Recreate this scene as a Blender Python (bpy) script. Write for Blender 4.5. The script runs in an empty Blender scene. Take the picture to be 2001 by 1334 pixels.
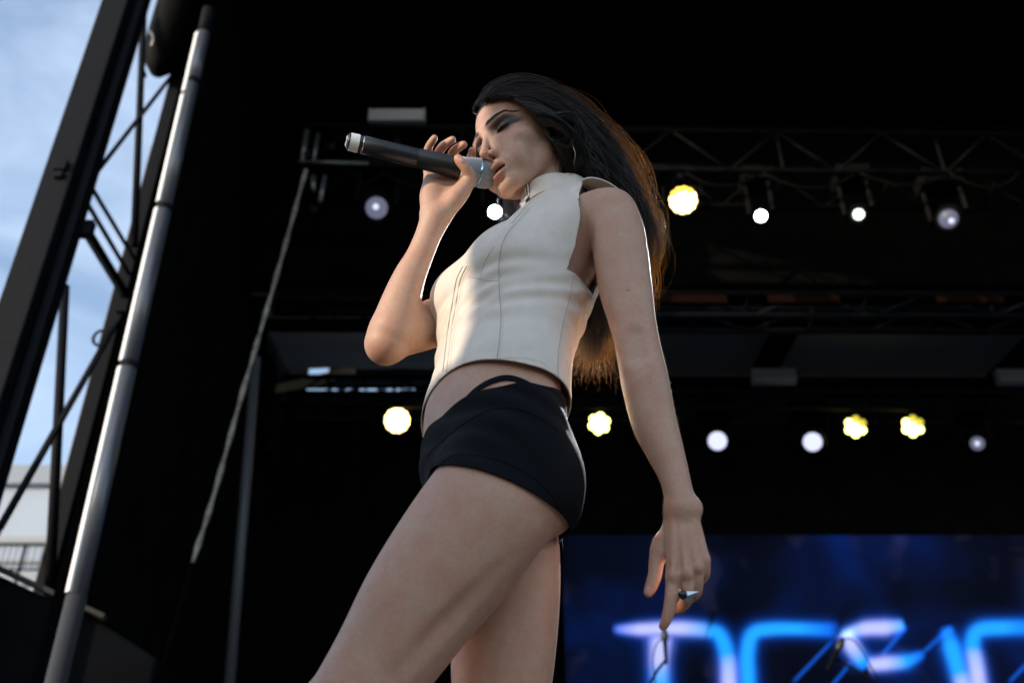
import bpy, bmesh, math, random
import numpy as np
from concurrent.futures import ThreadPoolExecutor
from mathutils import Vector, Matrix
from mathutils.bvhtree import BVHTree

random.seed(7)
RNG = np.random.default_rng(7)
SC = bpy.context.scene
COL = SC.collection
RAD = math.radians

# ---------------------------------------------------------------- camera
CAM_Z = 1.75          # lens height above the ground, about level with the stage deck
DECK = 1.60
PITCH = RAD(35.0)
FPX = 38.0 / 36.0 * 2001.0
cam_d = bpy.data.cameras.new('camera')
cam = bpy.data.objects.new('camera', cam_d)
COL.objects.link(cam)
cam.location = (0, 0, CAM_Z)
cam.rotation_euler = (RAD(90) + PITCH, 0, 0)
cam_d.sensor_width = 36.0
cam_d.lens = 38.0
cam_d.clip_start = 0.05
cam_d.clip_end = 2000
cam_d.dof.use_dof = True
cam_d.dof.focus_distance = 1.74
cam_d.dof.aperture_fstop = 4.0
SC.camera = cam

# ---------------------------------------------------------------- sky, sun, exposure
SUN_TO = Vector((-0.78, -0.55, 0.25)).normalized()      # direction towards the sun
sun_elev = math.asin(SUN_TO.z)
sun_rot = math.atan2(SUN_TO.x, SUN_TO.y)
world = bpy.data.worlds.new('World')
SC.world = world
world.use_nodes = True
wt = world.node_tree
for n in list(wt.nodes):
    wt.nodes.remove(n)
w_out = wt.nodes.new('ShaderNodeOutputWorld')
w_bg = wt.nodes.new('ShaderNodeBackground')
w_sky = wt.nodes.new('ShaderNodeTexSky')
w_sky.sky_type = 'NISHITA'
w_sky.sun_disc = False
w_sky.sun_elevation = sun_elev
w_sky.sun_rotation = sun_rot
w_sky.air_density = 1.0
w_sky.dust_density = 0.7
w_sky.ozone_density = 1.5
# thin cloud veil mixed over the sky
w_tc = wt.nodes.new('ShaderNodeTexCoord')
w_map = wt.nodes.new('ShaderNodeMapping')
w_map.inputs['Scale'].default_value = (1.6, 1.6, 4.2)
w_map.inputs['Rotation'].default_value = (0.25, 0.5, 0.2)
w_no = wt.nodes.new('ShaderNodeTexNoise')
w_no.inputs['Scale'].default_value = 2.2
w_no.inputs['Detail'].default_value = 7
w_no.inputs['Roughness'].default_value = 0.55
w_no.inputs['Distortion'].default_value = 0.5
w_rmp = wt.nodes.new('ShaderNodeValToRGB')
w_rmp.color_ramp.elements[0].position = 0.28
w_rmp.color_ramp.elements[0].color = (0, 0, 0, 1)
w_rmp.color_ramp.elements[1].position = 0.86
w_rmp.color_ramp.elements[1].color = (0.66, 0.66, 0.66, 1)
w_mix = wt.nodes.new('ShaderNodeMix')
w_mix.data_type = 'RGBA'
w_mix.inputs['B'].default_value = (3.6, 4.2, 5.2, 1)
wt.links.new(w_tc.outputs['Generated'], w_map.inputs['Vector'])
wt.links.new(w_map.outputs['Vector'], w_no.inputs['Vector'])
wt.links.new(w_no.outputs['Fac'], w_rmp.inputs['Fac'])
wt.links.new(w_rmp.outputs['Color'], w_mix.inputs['Factor'])
wt.links.new(w_sky.outputs['Color'], w_mix.inputs['A'])
wt.links.new(w_mix.outputs['Result'], w_bg.inputs['Color'])
wt.links.new(w_bg.outputs['Background'], w_out.inputs['Surface'])
w_bg.inputs['Strength'].default_value = 0.15

sun_d = bpy.data.lights.new('sun', 'SUN')
sun_d.energy = 2.05
sun_d.angle = RAD(0.53)
sun_d.color = (1.0, 0.86, 0.68)
sun = bpy.data.objects.new('sun', sun_d)
COL.objects.link(sun)
sun.rotation_euler = SUN_TO.to_track_quat('Z', 'Y').to_euler()
sun.location = (0, 0, 30)

SC.view_settings.view_transform = 'Standard'
SC.view_settings.look = 'None'
SC.view_settings.exposure = 1.08
SC.view_settings.gamma = 1.0
SC.view_settings.use_curve_mapping = False
SC.render.engine = 'CYCLES'
SC.cycles.max_bounces = 8
SC.cycles.use_denoising = True
SC.cycles.sample_clamp_indirect = 6.0
# ---------------------------------------------------------------- helpers
cP, sP = math.cos(PITCH), math.sin(PITCH)
CAMV = np.array([0.0, 0.0, CAM_Z])
R_CAM = np.array([[1, 0, 0], [0, -sP, cP], [0, cP, sP]], float)   # columns: right, up, forward


def ray(px, py):
    x = (px - 1000.5) / FPX
    y = -(py - 667.0) / FPX
    return np.array([x, cP - y * sP, sP + y * cP])


def P(px, py, d):
    """world point seen at photo pixel (px, py) at depth d along the view axis"""
    return CAMV + ray(px, py) * d


def G(px, py, Y):
    """world point on the ray of a photo pixel where it crosses the plane y = Y"""
    r = ray(px, py)
    return CAMV + r * (Y / r[1])


def nrm(v):
    v = np.asarray(v, float)
    return v / np.linalg.norm(v)


def smin(a, b, k):
    h = np.clip(0.5 + 0.5 * (b - a) / k, 0, 1)
    return b + (a - b) * h - k * h * (1 - h)


def smax(a, b, k):
    return -smin(-a, -b, k)


def dot3(p, n):
    return p[:, 0] * n[0] + p[:, 1] * n[1] + p[:, 2] * n[2]


def ell(p, c, r, R=None):
    q = p - np.asarray(c, np.float32)
    if R is not None:
        q = q @ np.asarray(R, np.float32)
    r = np.asarray(r, np.float32)
    q = q / r
    k0 = np.sqrt((q * q).sum(1)) + 1e-9
    q = q / r
    k1 = np.sqrt((q * q).sum(1)) + 1e-9
    return k0 * (k0 - 1) / k1


def cone(p, a, b, ra, rb):
    a = np.asarray(a, np.float32)
    ba = np.asarray(b, np.float32) - a
    pa = p - a
    h = np.clip((pa @ ba) / max(float(ba @ ba), 1e-12), 0, 1)
    q = pa - h[:, None] * ba
    return np.sqrt((q * q).sum(1)) - (ra + (rb - ra) * h)


def catmull(pts, n):
    """resample control rows (any columns) with a centripetal-ish Catmull-Rom, n per span"""
    pts = np.asarray(pts, float)
    ext = np.vstack([2 * pts[0] - pts[1], pts, 2 * pts[-1] - pts[-2]])
    out = []
    for i in range(1, len(ext) - 2):
        p0, p1, p2, p3 = ext[i - 1:i + 3]
        for t in np.arange(n) / n:
            out.append(0.5 * ((2 * p1) + (-p0 + p2) * t + (2 * p0 - 5 * p1 + 4 * p2 - p3) * t * t
                              + (-p0 + 3 * p1 - 3 * p2 + p3) * t ** 3))
    out.append(pts[-1])
    return np.array(out)


def chain(p, rows, squash=None):
    """rows: (x, y, z, r) polyline; squash = (axis, factor) flattens the section along axis"""
    rows = np.asarray(rows, np.float32)
    q = p
    c = rows[:, :3]
    if squash is not None:
        ax = np.asarray(squash[0], np.float32)
        s = 1.0 / squash[1] - 1.0
        o = c.mean(0)
        q = p + ((p - o) @ ax)[:, None] * ax * s
        c = c + ((c - o) @ ax)[:, None] * ax * s
    d = None
    for i in range(len(rows) - 1):
        e = cone(q, c[i], c[i + 1], rows[i, 3], rows[i + 1, 3])
        d = e if d is None else np.minimum(d, e)
    return d


def extract(sdf, lo, hi, h, nb=8, slack=1.02):
    """surface nets on sparse blocks; sdf(points, centre, radius) -> distances. Returns verts, quads."""
    lo = np.asarray(lo, float)
    hi = np.asarray(hi, float)
    S = nb * h
    nB = np.maximum(np.ceil((hi - lo) / S).astype(int), 1)
    ii = np.stack(np.meshgrid(*[np.arange(n) for n in nB], indexing='ij'), -1).reshape(-1, 3)
    cen = lo + (ii + 0.5) * S
    d = np.empty(len(ii))
    for s in range(0, len(ii), 20000):
        c = cen[s:s + 20000].astype(np.float32)
        m = 0.5 * (c.min(0) + c.max(0))
        d[s:s + 20000] = sdf(c, m, np.linalg.norm(c.max(0) - c.min(0)) * 0.5)
    ii = ii[np.abs(d) < S * slack]
    key = (ii // 3)
    ii = ii[np.lexsort((ii[:, 2], ii[:, 1], ii[:, 0], key[:, 2], key[:, 1], key[:, 0]))]
    N = nB * nb + 2
    g1 = np.arange(nb + 1)
    off = np.stack(np.meshgrid(g1, g1, g1, indexing='ij'), -1).reshape(-1, 3)
    vid, vpos, qa = [], [], []
    offs8 = np.array([[x, y, z] for x in (0, 1) for y in (0, 1) for z in (0, 1)])
    edges = [(a, b) for a in range(8) for b in range(a + 1, 8) if np.abs(offs8[a] - offs8[b]).sum() == 1]

    def gid(c):
        c = c + 1
        return (c[..., 0].astype(np.int64) * N[1] + c[..., 1]) * N[2] + c[..., 2]
    CH = 64

    def work(s):
        b = ii[s:s + CH]
        gp = b[:, None, :] * nb + off[None]
        pts = (lo + gp * h).reshape(-1, 3).astype(np.float32)
        m = 0.5 * (pts.min(0) + pts.max(0))
        V = sdf(pts, m, np.linalg.norm(pts.max(0) - pts.min(0)) * 0.5).reshape(len(b), nb + 1, nb + 1, nb + 1)
        ins = V < 0
        cnt = np.zeros((len(b), nb, nb, nb), int)
        for o in offs8:
            cnt += ins[:, o[0]:o[0] + nb, o[1]:o[1] + nb, o[2]:o[2] + nb]
        B, X, Y, Z = np.nonzero((cnt > 0) & (cnt < 8))
        if len(B) == 0:
            return None
        cv = np.stack([V[B, X + o[0], Y + o[1], Z + o[2]] for o in offs8], 1)
        acc = np.zeros((len(B), 3))
        num = np.zeros(len(B))
        for e0, e1 in edges:
            a0, a1 = cv[:, e0], cv[:, e1]
            sel = (a0 < 0) != (a1 < 0)
            t = np.where(sel, a0 / np.where(sel, a0 - a1, 1), 0)
            acc += np.where(sel[:, None], offs8[e0] + (offs8[e1] - offs8[e0]) * t[:, None], 0)
            num += sel
        cell = b[B] * nb + np.stack([X, Y, Z], 1)
        qs = []
        for ax in range(3):
            e = np.eye(3, dtype=int)
            sl1 = [slice(0, nb)] * 3
            sl2 = [slice(0, nb)] * 3
            sl2[ax] = slice(1, nb + 1)
            A = ins[(slice(None),) + tuple(sl1)]
            Bq = ins[(slice(None),) + tuple(sl2)]
            bi, x, y, z = np.nonzero(A != Bq)
            pt = b[bi] * nb + np.stack([x, y, z], 1)
            eb, ec = e[(ax + 1) % 3], e[(ax + 2) % 3]
            q = np.stack([gid(pt - eb - ec), gid(pt - ec), gid(pt), gid(pt - eb)], 1)
            fl = ~A[bi, x, y, z]
            q[fl] = q[fl][:, ::-1]
            qs.append(q)
        return lo + (cell + acc / num[:, None]) * h, gid(cell), np.concatenate(qs)
    with ThreadPoolExecutor(4) as ex:
        for r in ex.map(work, range(0, len(ii), CH)):
            if r is not None:
                vpos.append(r[0])
                vid.append(r[1])
                qa.append(r[2])
    vid = np.concatenate(vid)
    vpos = np.concatenate(vpos)
    qa = np.concatenate(qa)
    o = np.argsort(vid)
    vid, vpos = vid[o], vpos[o]
    k = np.clip(np.searchsorted(vid, qa), 0, len(vid) - 1)
    ok = (vid[k] == qa).all(1)
    return vpos, k[ok]


def quads_to_tris(q):
    return np.concatenate([q[:, [0, 1, 2]], q[:, [0, 2, 3]]])


def clip_tris(v, t, g):
    """keep the part of a triangle mesh where g(v) < 0, cutting triangles on g = 0"""
    gv = g(v)
    gv = np.where(np.abs(gv) < 1e-7, -1e-7, gv)
    neg = gv[t] < 0
    c = neg.sum(1)
    keep = [t[c == 3]]
    ek = {}
    newv = []
    nv = len(v)

    def cut(a, b):
        key = (a, b) if a < b else (b, a)
        i = ek.get(key)
        if i is None:
            w = gv[a] / (gv[a] - gv[b])
            newv.append(v[a] + (v[b] - v[a]) * w)
            i = nv + len(newv) - 1
            ek[key] = i
        return i
    ex = []
    for tri, ng in zip(t[(c == 1) | (c == 2)], neg[(c == 1) | (c == 2)]):
        if ng.sum() == 1:
            i = int(np.argmax(ng))
            a, b, d = tri[i], tri[(i + 1) % 3], tri[(i + 2) % 3]
            ex.append((a, cut(a, b), cut(a, d)))
        else:
            i = int(np.argmin(ng))
            a, b, d = tri[i], tri[(i + 1) % 3], tri[(i + 2) % 3]
            ab, ad = cut(a, b), cut(a, d)
            ex.append((ab, b, d))
            ex.append((ab, d, ad))
    if ex:
        keep.append(np.array(ex, int))
        v = np.vstack([v, np.array(newv)])
    t = np.concatenate(keep)
    used = np.unique(t)
    remap = -np.ones(len(v), int)
    remap[used] = np.arange(len(used))
    return v[used], remap[t]


def mesh_np(name, v, faces, mat=None, parent=None, smooth=True, col=None):
    """object from numpy verts and an (n, k) face array (or a list of such arrays)"""
    if not isinstance(faces, (list, tuple)):
        faces = [faces]
    me = bpy.data.meshes.new(name)
    v = np.asarray(v, np.float32)
    me.vertices.add(len(v))
    me.vertices.foreach_set('co', v.ravel())
    loops = np.concatenate([f.ravel() for f in faces]).astype(np.int32)
    tot = np.concatenate([np.full(len(f), f.shape[1], np.int32) for f in faces])
    me.loops.add(len(loops))
    me.loops.foreach_set('vertex_index', loops)
    me.polygons.add(len(tot))
    me.polygons.foreach_set('loop_start', np.concatenate([[0], np.cumsum(tot)[:-1]]).astype(np.int32))
    me.polygons.foreach_set('loop_total', tot)
    me.update(calc_edges=True)
    me.validate()
    if smooth:
        me.polygons.foreach_set('use_smooth', np.ones(len(me.polygons), bool))
    if col is not None:
        for cname, arr in col.items():
            at = me.color_attributes.new(cname, 'FLOAT_COLOR', 'POINT')
            a4 = np.ones((len(v), 4), np.float32)
            a4[:, :3] = arr
            at.data.foreach_set('color', a4.ravel())
    o = bpy.data.objects.new(name, me)
    COL.objects.link(o)
    if mat:
        me.materials.append(mat)
    if parent is not None:
        adopt(o, parent)
    return o


def adopt(o, parent):
    """parent o while its geometry stays where its world coordinates put it"""
    o.parent = parent
    o.matrix_parent_inverse = Matrix.Translation(-world_loc(parent))


def world_loc(o):
    v = o.location.copy()
    if o.parent is not None:
        pass
    return v if o.type == 'EMPTY' else Vector((0, 0, 0))


def tag(o, label=None, cat=None, group=None, kind=None):
    if label:
        o['label'] = label
    if cat:
        o['category'] = cat
    if group:
        o['group'] = group
    if kind:
        o['kind'] = kind
    return o


def empty(name, loc, label=None, cat=None, group=None):
    o = bpy.data.objects.new(name, None)
    COL.objects.link(o)
    o.location = loc
    o.empty_display_size = 0.1
    return tag(o, label, cat, group)


class MB:
    """mesh builder: boxes, tubes, discs and prisms gathered into one mesh object"""
    def __init__(self):
        self.v = []
        self.f = []

    def add(self, v, f):
        n = len(self.v)
        self.v += [tuple(map(float, x)) for x in v]
        self.f += [tuple(i + n for i in q) for q in f]
        return self

    def box(self, c, s, R=None):
        c = np.asarray(c, float)
        h = np.asarray(s, float) * 0.5
        vv = np.array([[x, y, z] for x in (-1, 1) for y in (-1, 1) for z in (-1, 1)]) * h
        if R is not None:
            vv = vv @ np.asarray(R).T
        return self.add(vv + c, [(0, 1, 3, 2), (4, 6, 7, 5), (0, 4, 5, 1), (2, 3, 7, 6), (0, 2, 6, 4), (1, 5, 7, 3)])

    def bar(self, a, b, w, t, side=(0, 1, 0)):
        """rectangular bar from a to b, w across and t along `side`"""
        a, b = np.asarray(a, float), np.asarray(b, float)
        z = nrm(b - a)
        y = np.asarray(side, float)
        y = nrm(y - z * (y @ z))
        x = np.cross(y, z)
        return self.box((a + b) / 2, (w, t, np.linalg.norm(b - a)), np.stack([x, y, z], 1))

    def tube(self, pts, r, n=8, cap=True):
        pts = np.asarray(pts, float)
        rr = np.full(len(pts), r) if np.isscalar(r) else np.asarray(r, float)
        m = len(pts)
        tan = np.gradient(pts, axis=0)
        up = np.array([0.13, 0.31, 0.94])
        vv = []
        prev = None
        for i in range(m):
            z = nrm(tan[i])
            x = prev - z * (prev @ z) if prev is not None else np.cross(up, z)
            x = nrm(x) if np.linalg.norm(x) > 1e-6 else nrm(np.cross(np.array([1, 0, 0.1]), z))
            prev = x
            y = np.cross(z, x)
            for k in range(n):
                a = 2 * math.pi * k / n
                vv.append(pts[i] + (x * math.cos(a) + y * math.sin(a)) * rr[i])
        ff = [(i * n + k, i * n + (k + 1) % n, (i + 1) * n + (k + 1) % n, (i + 1) * n + k)
              for i in range(m - 1) for k in range(n)]
        if cap:
            ff.append(tuple(range(n))[::-1])
            ff.append(tuple((m - 1) * n + k for k in range(n)))
        return self.add(vv, ff)

    def lathe(self, o, ax, prof, n=24, ref=(0.1, 0.2, 1.0)):
        """revolve (axial, radius) pairs about the axis through o"""
        o = np.asarray(o, float)
        z = nrm(ax)
        x = np.cross(np.asarray(ref, float), z)
        x = nrm(x)
        y = np.cross(z, x)
        vv, ff = [], []
        for h, r in prof:
            for k in range(n):
                a = 2 * math.pi * k / n
                vv.append(o + z * h + (x * math.cos(a) + y * math.sin(a)) * max(r, 1e-5))
        for i in range(len(prof) - 1):
            for k in range(n):
                ff.append((i * n + k, i * n + (k + 1) % n, (i + 1) * n + (k + 1) % n, (i + 1) * n + k))
        return self.add(vv, ff)

    def build(self, name, mat, parent=None, smooth=False, bevel=0.0, label=None):
        me = bpy.data.meshes.new(name)
        me.from_pydata(self.v, [], self.f)
        me.update()
        bm = bmesh.new()
        bm.from_mesh(me)
        bmesh.ops.recalc_face_normals(bm, faces=bm.faces)
        bm.to_mesh(me)
        bm.free()
        if smooth:
            me.polygons.foreach_set('use_smooth', np.ones(len(me.polygons), bool))
        if mat:
            me.materials.append(mat)
        o = bpy.data.objects.new(name, me)
        COL.objects.link(o)
        if bevel:
            md = o.modifiers.new('bevel', 'BEVEL')
            md.width = bevel
            md.segments = 2
            md.limit_method = 'ANGLE'
        if parent is not None:
            adopt(o, parent)
        if label:
            o['label'] = label
        return o


# ---------------------------------------------------------------- materials
def mat_new(name):
    m = bpy.data.materials.new(name)
    m.use_nodes = True
    nt = m.node_tree
    b = nt.nodes['Principled BSDF']
    return m, nt, b


def mat_plain(name, col, rough=0.5, metal=0.0, noise=0.0, scale=20.0, bump=0.0, spec=0.5, emit=None, estr=0.0):
    m, nt, b = mat_new(name)
    b.inputs['Base Color'].default_value = (*col, 1)
    b.inputs['Roughness'].default_value = rough
    b.inputs['Metallic'].default_value = metal
    b.inputs['Specular IOR Level'].default_value = spec
    if emit:
        b.inputs['Emission Color'].default_value = (*emit, 1)
        b.inputs['Emission Strength'].default_value = estr
    if noise or bump:
        tc = nt.nodes.new('ShaderNodeTexCoord')
        no = nt.nodes.new('ShaderNodeTexNoise')
        no.inputs['Scale'].default_value = scale
        no.inputs['Detail'].default_value = 6
        nt.links.new(tc.outputs['Object'], no.inputs['Vector'])
        if noise:
            rp = nt.nodes.new('ShaderNodeValToRGB')
            rp.color_ramp.elements[0].position = 0.3
            rp.color_ramp.elements[0].color = (*[c * (1 - noise) for c in col], 1)
            rp.color_ramp.elements[1].position = 0.7
            rp.color_ramp.elements[1].color = (*[min(1, c * (1 + noise)) for c in col], 1)
            nt.links.new(no.outputs['Fac'], rp.inputs['Fac'])
            nt.links.new(rp.outputs['Color'], b.inputs['Base Color'])
        if bump:
            bp = nt.nodes.new('ShaderNodeBump')
            bp.inputs['Strength'].default_value = 1.0
            bp.inputs['Distance'].default_value = bump
            nt.links.new(no.outputs['Fac'], bp.inputs['Height'])
            nt.links.new(bp.outputs['Normal'], b.inputs['Normal'])
    return m
# ---------------------------------------------------------------- ground, stage, roof
def mat_black(name, v=0.010, rough=0.85, bump=0.002, scale=18):
    return mat_plain(name, (v, v, v * 1.05), rough, 0, 0.35, scale, bump, spec=0.03)


DRAPE = mat_black('black drape', 0.0035, 0.95, 0.004, 6)
STEEL = mat_plain('black painted steel', (0.0040, 0.0050, 0.0078), 0.7, 0.0, 0.2, 14, 0.0002, spec=0.12)
ALU = mat_plain('dull aluminium', (0.22, 0.22, 0.22), 0.45, 0.9, 0.3, 30, 0.0006)
BODYM = mat_plain('lamp housing', (0.0035, 0.0035, 0.004), 0.7, spec=0.08)
CANVAS, _nt, _b = mat_new('grey roof canvas')
_b.inputs['Base Color'].default_value = (0.11, 0.105, 0.10, 1)
_b.inputs['Roughness'].default_value = 0.85
_tr = _nt.nodes.new('ShaderNodeBsdfTranslucent')
_no = _nt.nodes.new('ShaderNodeTexNoise')
_no.inputs['Scale'].default_value = 1.3
_no.inputs['Detail'].default_value = 5
_rp = _nt.nodes.new('ShaderNodeValToRGB')
_rp.color_ramp.elements[0].position, _rp.color_ramp.elements[0].color = 0.3, (0.007, 0.0065, 0.006, 1)
_rp.color_ramp.elements[1].position, _rp.color_ramp.elements[1].color = 0.75, (0.016, 0.0145, 0.013, 1)
_mx = _nt.nodes.new('ShaderNodeMixShader')
_mx.inputs['Fac'].default_value = 0.5
_nt.links.new(_no.outputs['Fac'], _rp.inputs['Fac'])
_nt.links.new(_rp.outputs['Color'], _tr.inputs['Color'])
_nt.links.new(_b.outputs['BSDF'], _mx.inputs[1])
_nt.links.new(_tr.outputs['BSDF'], _mx.inputs[2])
_nt.links.new(_mx.outputs['Shader'], [n for n in _nt.nodes if n.type == 'OUTPUT_MATERIAL'][0].inputs['Surface'])
CANVAS_LIT = CANVAS.copy()  # brighter copy: sunlight on the left bay put into the canvas tone
CANVAS_LIT.name = 'thin grey roof canvas'
for n_ in CANVAS_LIT.node_tree.nodes:
    if n_.type == 'VALTORGB':
        n_.color_ramp.elements[0].color = (0.030, 0.028, 0.025, 1)
        n_.color_ramp.elements[1].color = (0.075, 0.070, 0.063, 1)
ZD = DECK

# ground
g_m = mat_plain('worn paving', (0.125, 0.12, 0.112), 0.95, 0, 0.3, 3.0, 0.01)
gv = MB().add([(-600, -600, 0), (600, -600, 0), (600, 600, 0), (-600, 600, 0)], [(0, 1, 2, 3)]).build('ground', g_m)
tag(gv, kind='structure')
# stage deck
dk = MB()
dk.box((4.4, 5.1, ZD - 0.03), (10.6, 8.6, 0.06))
dk.box((4.4, 0.83, ZD / 2 - 0.04), (10.6, 0.05, ZD - 0.08))
tag(dk.build('stage_deck', mat_plain('black stage ply', (0.02, 0.02, 0.02), 0.6, 0, 0.3, 8, 0.001)), kind='structure')

# roof over the stage: front slab, side fascia and the back canvas
ROOF_Z = CAM_Z + 7.6
rf = MB()
rf.box((3.6, 5.05, ROOF_Z + 0.1), (13.0, 4.9, 0.2))
rf.box((4.4, 1.6, ROOF_Z + 0.1), (11.4, 2.4, 0.2))
rf.box((3.6, 7.30, CAM_Z + 6.65), (13.0, 0.10, 1.98))
tag(rf.build('stage_roof', DRAPE), kind='structure')


def panel_z(Y):
    return CAM_Z + 5.86 + (Y - 7.75) * 0.175


# back canvas ceiling in bays between black purlins
can = empty('roof_canvas', (1.5, 8.4, panel_z(8.4)), 'grey canvas ceiling in bays behind the front lighting truss', 'canvas')
for i, (xa, xb) in enumerate(((-2.35, 0.10), (0.10, 2.52), (2.60, 5.0), (5.05, 7.6))):
    m = MB()
    nx, ny = 10, 6
    vv, ff = [], []
    for j in range(ny + 1):
        for k in range(nx + 1):
            x, y = xa + 0.04 + (xb - xa - 0.08) * k / nx, 7.36 + (1.86 if i == 0 else 2.01) * j / ny
            sag = 0.05 * math.sin(math.pi * k / nx) * math.sin(math.pi * j / ny) + 0.008 * math.sin(9 * x + 3 * y)
            vv.append((x, y, panel_z(y) - sag))
    for j in range(ny):
        for k in range(nx):
            a = j * (nx + 1) + k
            ff.append((a, a + 1, a + nx + 2, a + nx + 1))
    m.add(vv, ff)
    m.build('canvas_panel', CANVAS_LIT if i == 0 else CANVAS, can, smooth=True)
for x in (0.10, 2.56, 5.02):
    MB().bar((x, 7.5, panel_z(7.5) - 0.06), (x, 9.45, panel_z(9.45) - 0.06), 0.22, 0.10, (0, 0, 1)).build('purlin', DRAPE, can)
for y in (7.62, 8.05, 9.40):
    MB().box((2.6, y, panel_z(y) - 0.09), (10.2, 0.07, 0.10)).build('rafter', STEEL, can)

# back and side drapes with hanging folds


def drape(a, b, z0, z1, name, label, n=120, amp=0.05, wl=0.28, mat=None):
    a, b = np.asarray(a, float), np.asarray(b, float)
    L = np.linalg.norm(b - a)
    t = (b - a) / L
    nn = np.array([-t[1], t[0]])
    vv, ff = [], []
    for j in range(5):
        z = z0 + (z1 - z0) * j / 4
        for k in range(n + 1):
            s = L * k / n
            w = amp * (1 - 0.5 * j / 4) * (math.sin(s / wl * 6.28 + 0.8 * math.sin(s * 1.7)) + 0.4 * math.sin(s / wl * 2.9 + j * 0.3))
            q = a + t * s + nn * w
            vv.append((q[0], q[1], z))
    for j in range(4):
        for k in range(n):
            i = j * (n + 1) + k
            ff.append((i, i + 1, i + n + 2, i + n + 1))
    return tag(MB().add(vv, ff).build(name, mat or DRAPE, smooth=True), label, 'drape')


BW_TOP = CAM_Z + 6.19
drape((-2.7, 9.75), (9.4, 9.75), ZD, BW_TOP, 'backdrop_curtain', 'plain black curtain closing the back of the stage behind the screen')
drape((-2.5, 9.75), (-2.03, 4.60), ZD, ROOF_Z, 'side_curtain', 'black curtain along the left side of the stage beside the pale pole', n=90)
drape((9.4, 3.0), (9.4, 9.75), ZD, CAM_Z + 7.4, 'side_curtain', 'black curtain along the right side of the stage, outside the picture edge', n=60)
drape((-2.42, 9.70), (-2.30, 7.30), CAM_Z + 5.2, CAM_Z + 7.4, 'roof_flap', 'black flap hanging under the roof at the back left corner', n=30)


# ---------------------------------------------------------------- trusses
def truss(name, A, B, h, dep, bay, label, rad=0.025, mat=None, group=None):
    """box truss from A to B (centre of the bottom front chord), h high, dep deep"""
    A, B = np.asarray(A, float), np.asarray(B, float)
    root = empty(name, A, label, 'truss', group)
    ax = nrm(B - A)
    L = np.linalg.norm(B - A)
    up = np.array([0, 0, h])
    dp = nrm(np.cross((0, 0, 1), ax)) * dep
    mat = mat or STEEL
    for o in (0 * up, up, dp, up + dp):
        MB().tube([A + o, B + o], rad, 8).build('chord', mat, root, smooth=True)
    n = max(2, int(round(L / bay)))
    for i in range(n):
        p0, p1 = A + ax * (L * i / n), A + ax * (L * (i + 1) / n)
        for o in (0 * up, dp):
            a, b = (p0 + o, p1 + o + up) if i % 2 == 0 else (p0 + o + up, p1 + o)
            MB().tube([a, b], rad * 0.5, 6).build('lattice_bar', mat, root, smooth=True)
        MB().tube([p0, p0 + dp] if i % 2 else [p0 + up, p0 + up + dp], rad * 0.45, 5).build('lattice_bar', mat, root)
        if i % 3 == 0:
            MB().tube([p0, p0 + up], rad * 0.5, 6).build('lattice_bar', mat, root)
    return root


YA = 6.0
ta0, ta1 = G(588, 322, YA), G(2060, 342, YA)
truss('lighting_truss', ta0, ta1, 0.42, 0.40, 0.42, 'front lighting truss crossing the stage behind the singer\'s head', mat=mat_plain('worn truss', (0.005, 0.005, 0.0055), 0.9, 0.0, 0.6, 9, 0.001, spec=0.06))
YB = 9.05
truss('lighting_truss', G(545, 792, YB), G(2060, 800, YB), 0.34, 0.30, 0.40, 'rear lighting truss under the grey canvas ceiling, with the lower row of lamps')
YC = 7.0
truss('lighting_truss', G(535, 612, YC), G(2060, 618, YC), 0.22, 0.22, 0.50, 'thin black truss at the front edge of the grey canvas ceiling')
# roof trusses hardly seen in the dark top
truss('lighting_truss', (-2.6, 4.6, ROOF_Z - 0.75), (8.2, 4.6, ROOF_Z - 0.75), 0.5, 0.5, 0.8, 'dark roof truss hardly visible above the singer\'s head', mat=mat_black('dim truss', 0.012, 0.6))
# red webbing strip along the thin truss
wb = empty('webbing_strip', G(900, 578, YC - 0.04), 'dim red brown webbing strip tied along the thin black truss', 'webbing')
for a, b in ((548, 640), (652, 738), (1285, 1420), (1500, 1640), (1830, 1960)):
    p0, p1 = G(a, 583, YC - 0.04), G(b, 584, YC - 0.04)
    MB().bar(p0, p1, 0.075, 0.006, (0, 1, 0)).build('webbing_piece', mat_plain('red brown webbing', (0.010, 0.0042, 0.0034), 0.95, spec=0.02), wb)


# ---------------------------------------------------------------- lamps
def emis(name, col, s):
    m, nt, b = mat_new(name)
    b.inputs['Base Color'].default_value = (0.02, 0.02, 0.02, 1)
    b.inputs['Emission Color'].default_value = (*col, 1)
    b.inputs['Emission Strength'].default_value = s
    return m


E_WARM = emis('warm led', (1.0, 0.74, 0.26), 4.2)
E_AMB = emis('amber led', (1.0, 0.55, 0.05), 2.2)
E_LIME = emis('yellow led', (0.90, 0.92, 0.20), 4.2)
E_LIMD = emis('dim yellow led', (0.75, 0.62, 0.06), 0.6)
E_WHT = emis('white beam', (0.88, 1.0, 0.95), 14)
E_GRN = emis('greenish filament', (0.72, 0.9, 0.72), 2.2)
E_PALE = emis('idle discharge lens', (0.55, 0.58, 0.78), 0.75)  # emission paints a pale sheen on lenses that are not lit
E_DIM = emis('dim lens', (0.32, 0.33, 0.50), 0.22)  # weaker painted sheen, also for unlit lenses
GLASS = mat_plain('lens glass', (0.10, 0.10, 0.14), 0.06, 0, spec=1.0)
CLAMP = STEEL


def lamp_frame(c, aim):
    z = nrm(aim)
    x = nrm(np.cross((0, 0, 1), z))
    y = np.cross(z, x)
    return np.stack([x, y, z], 1)


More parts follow.
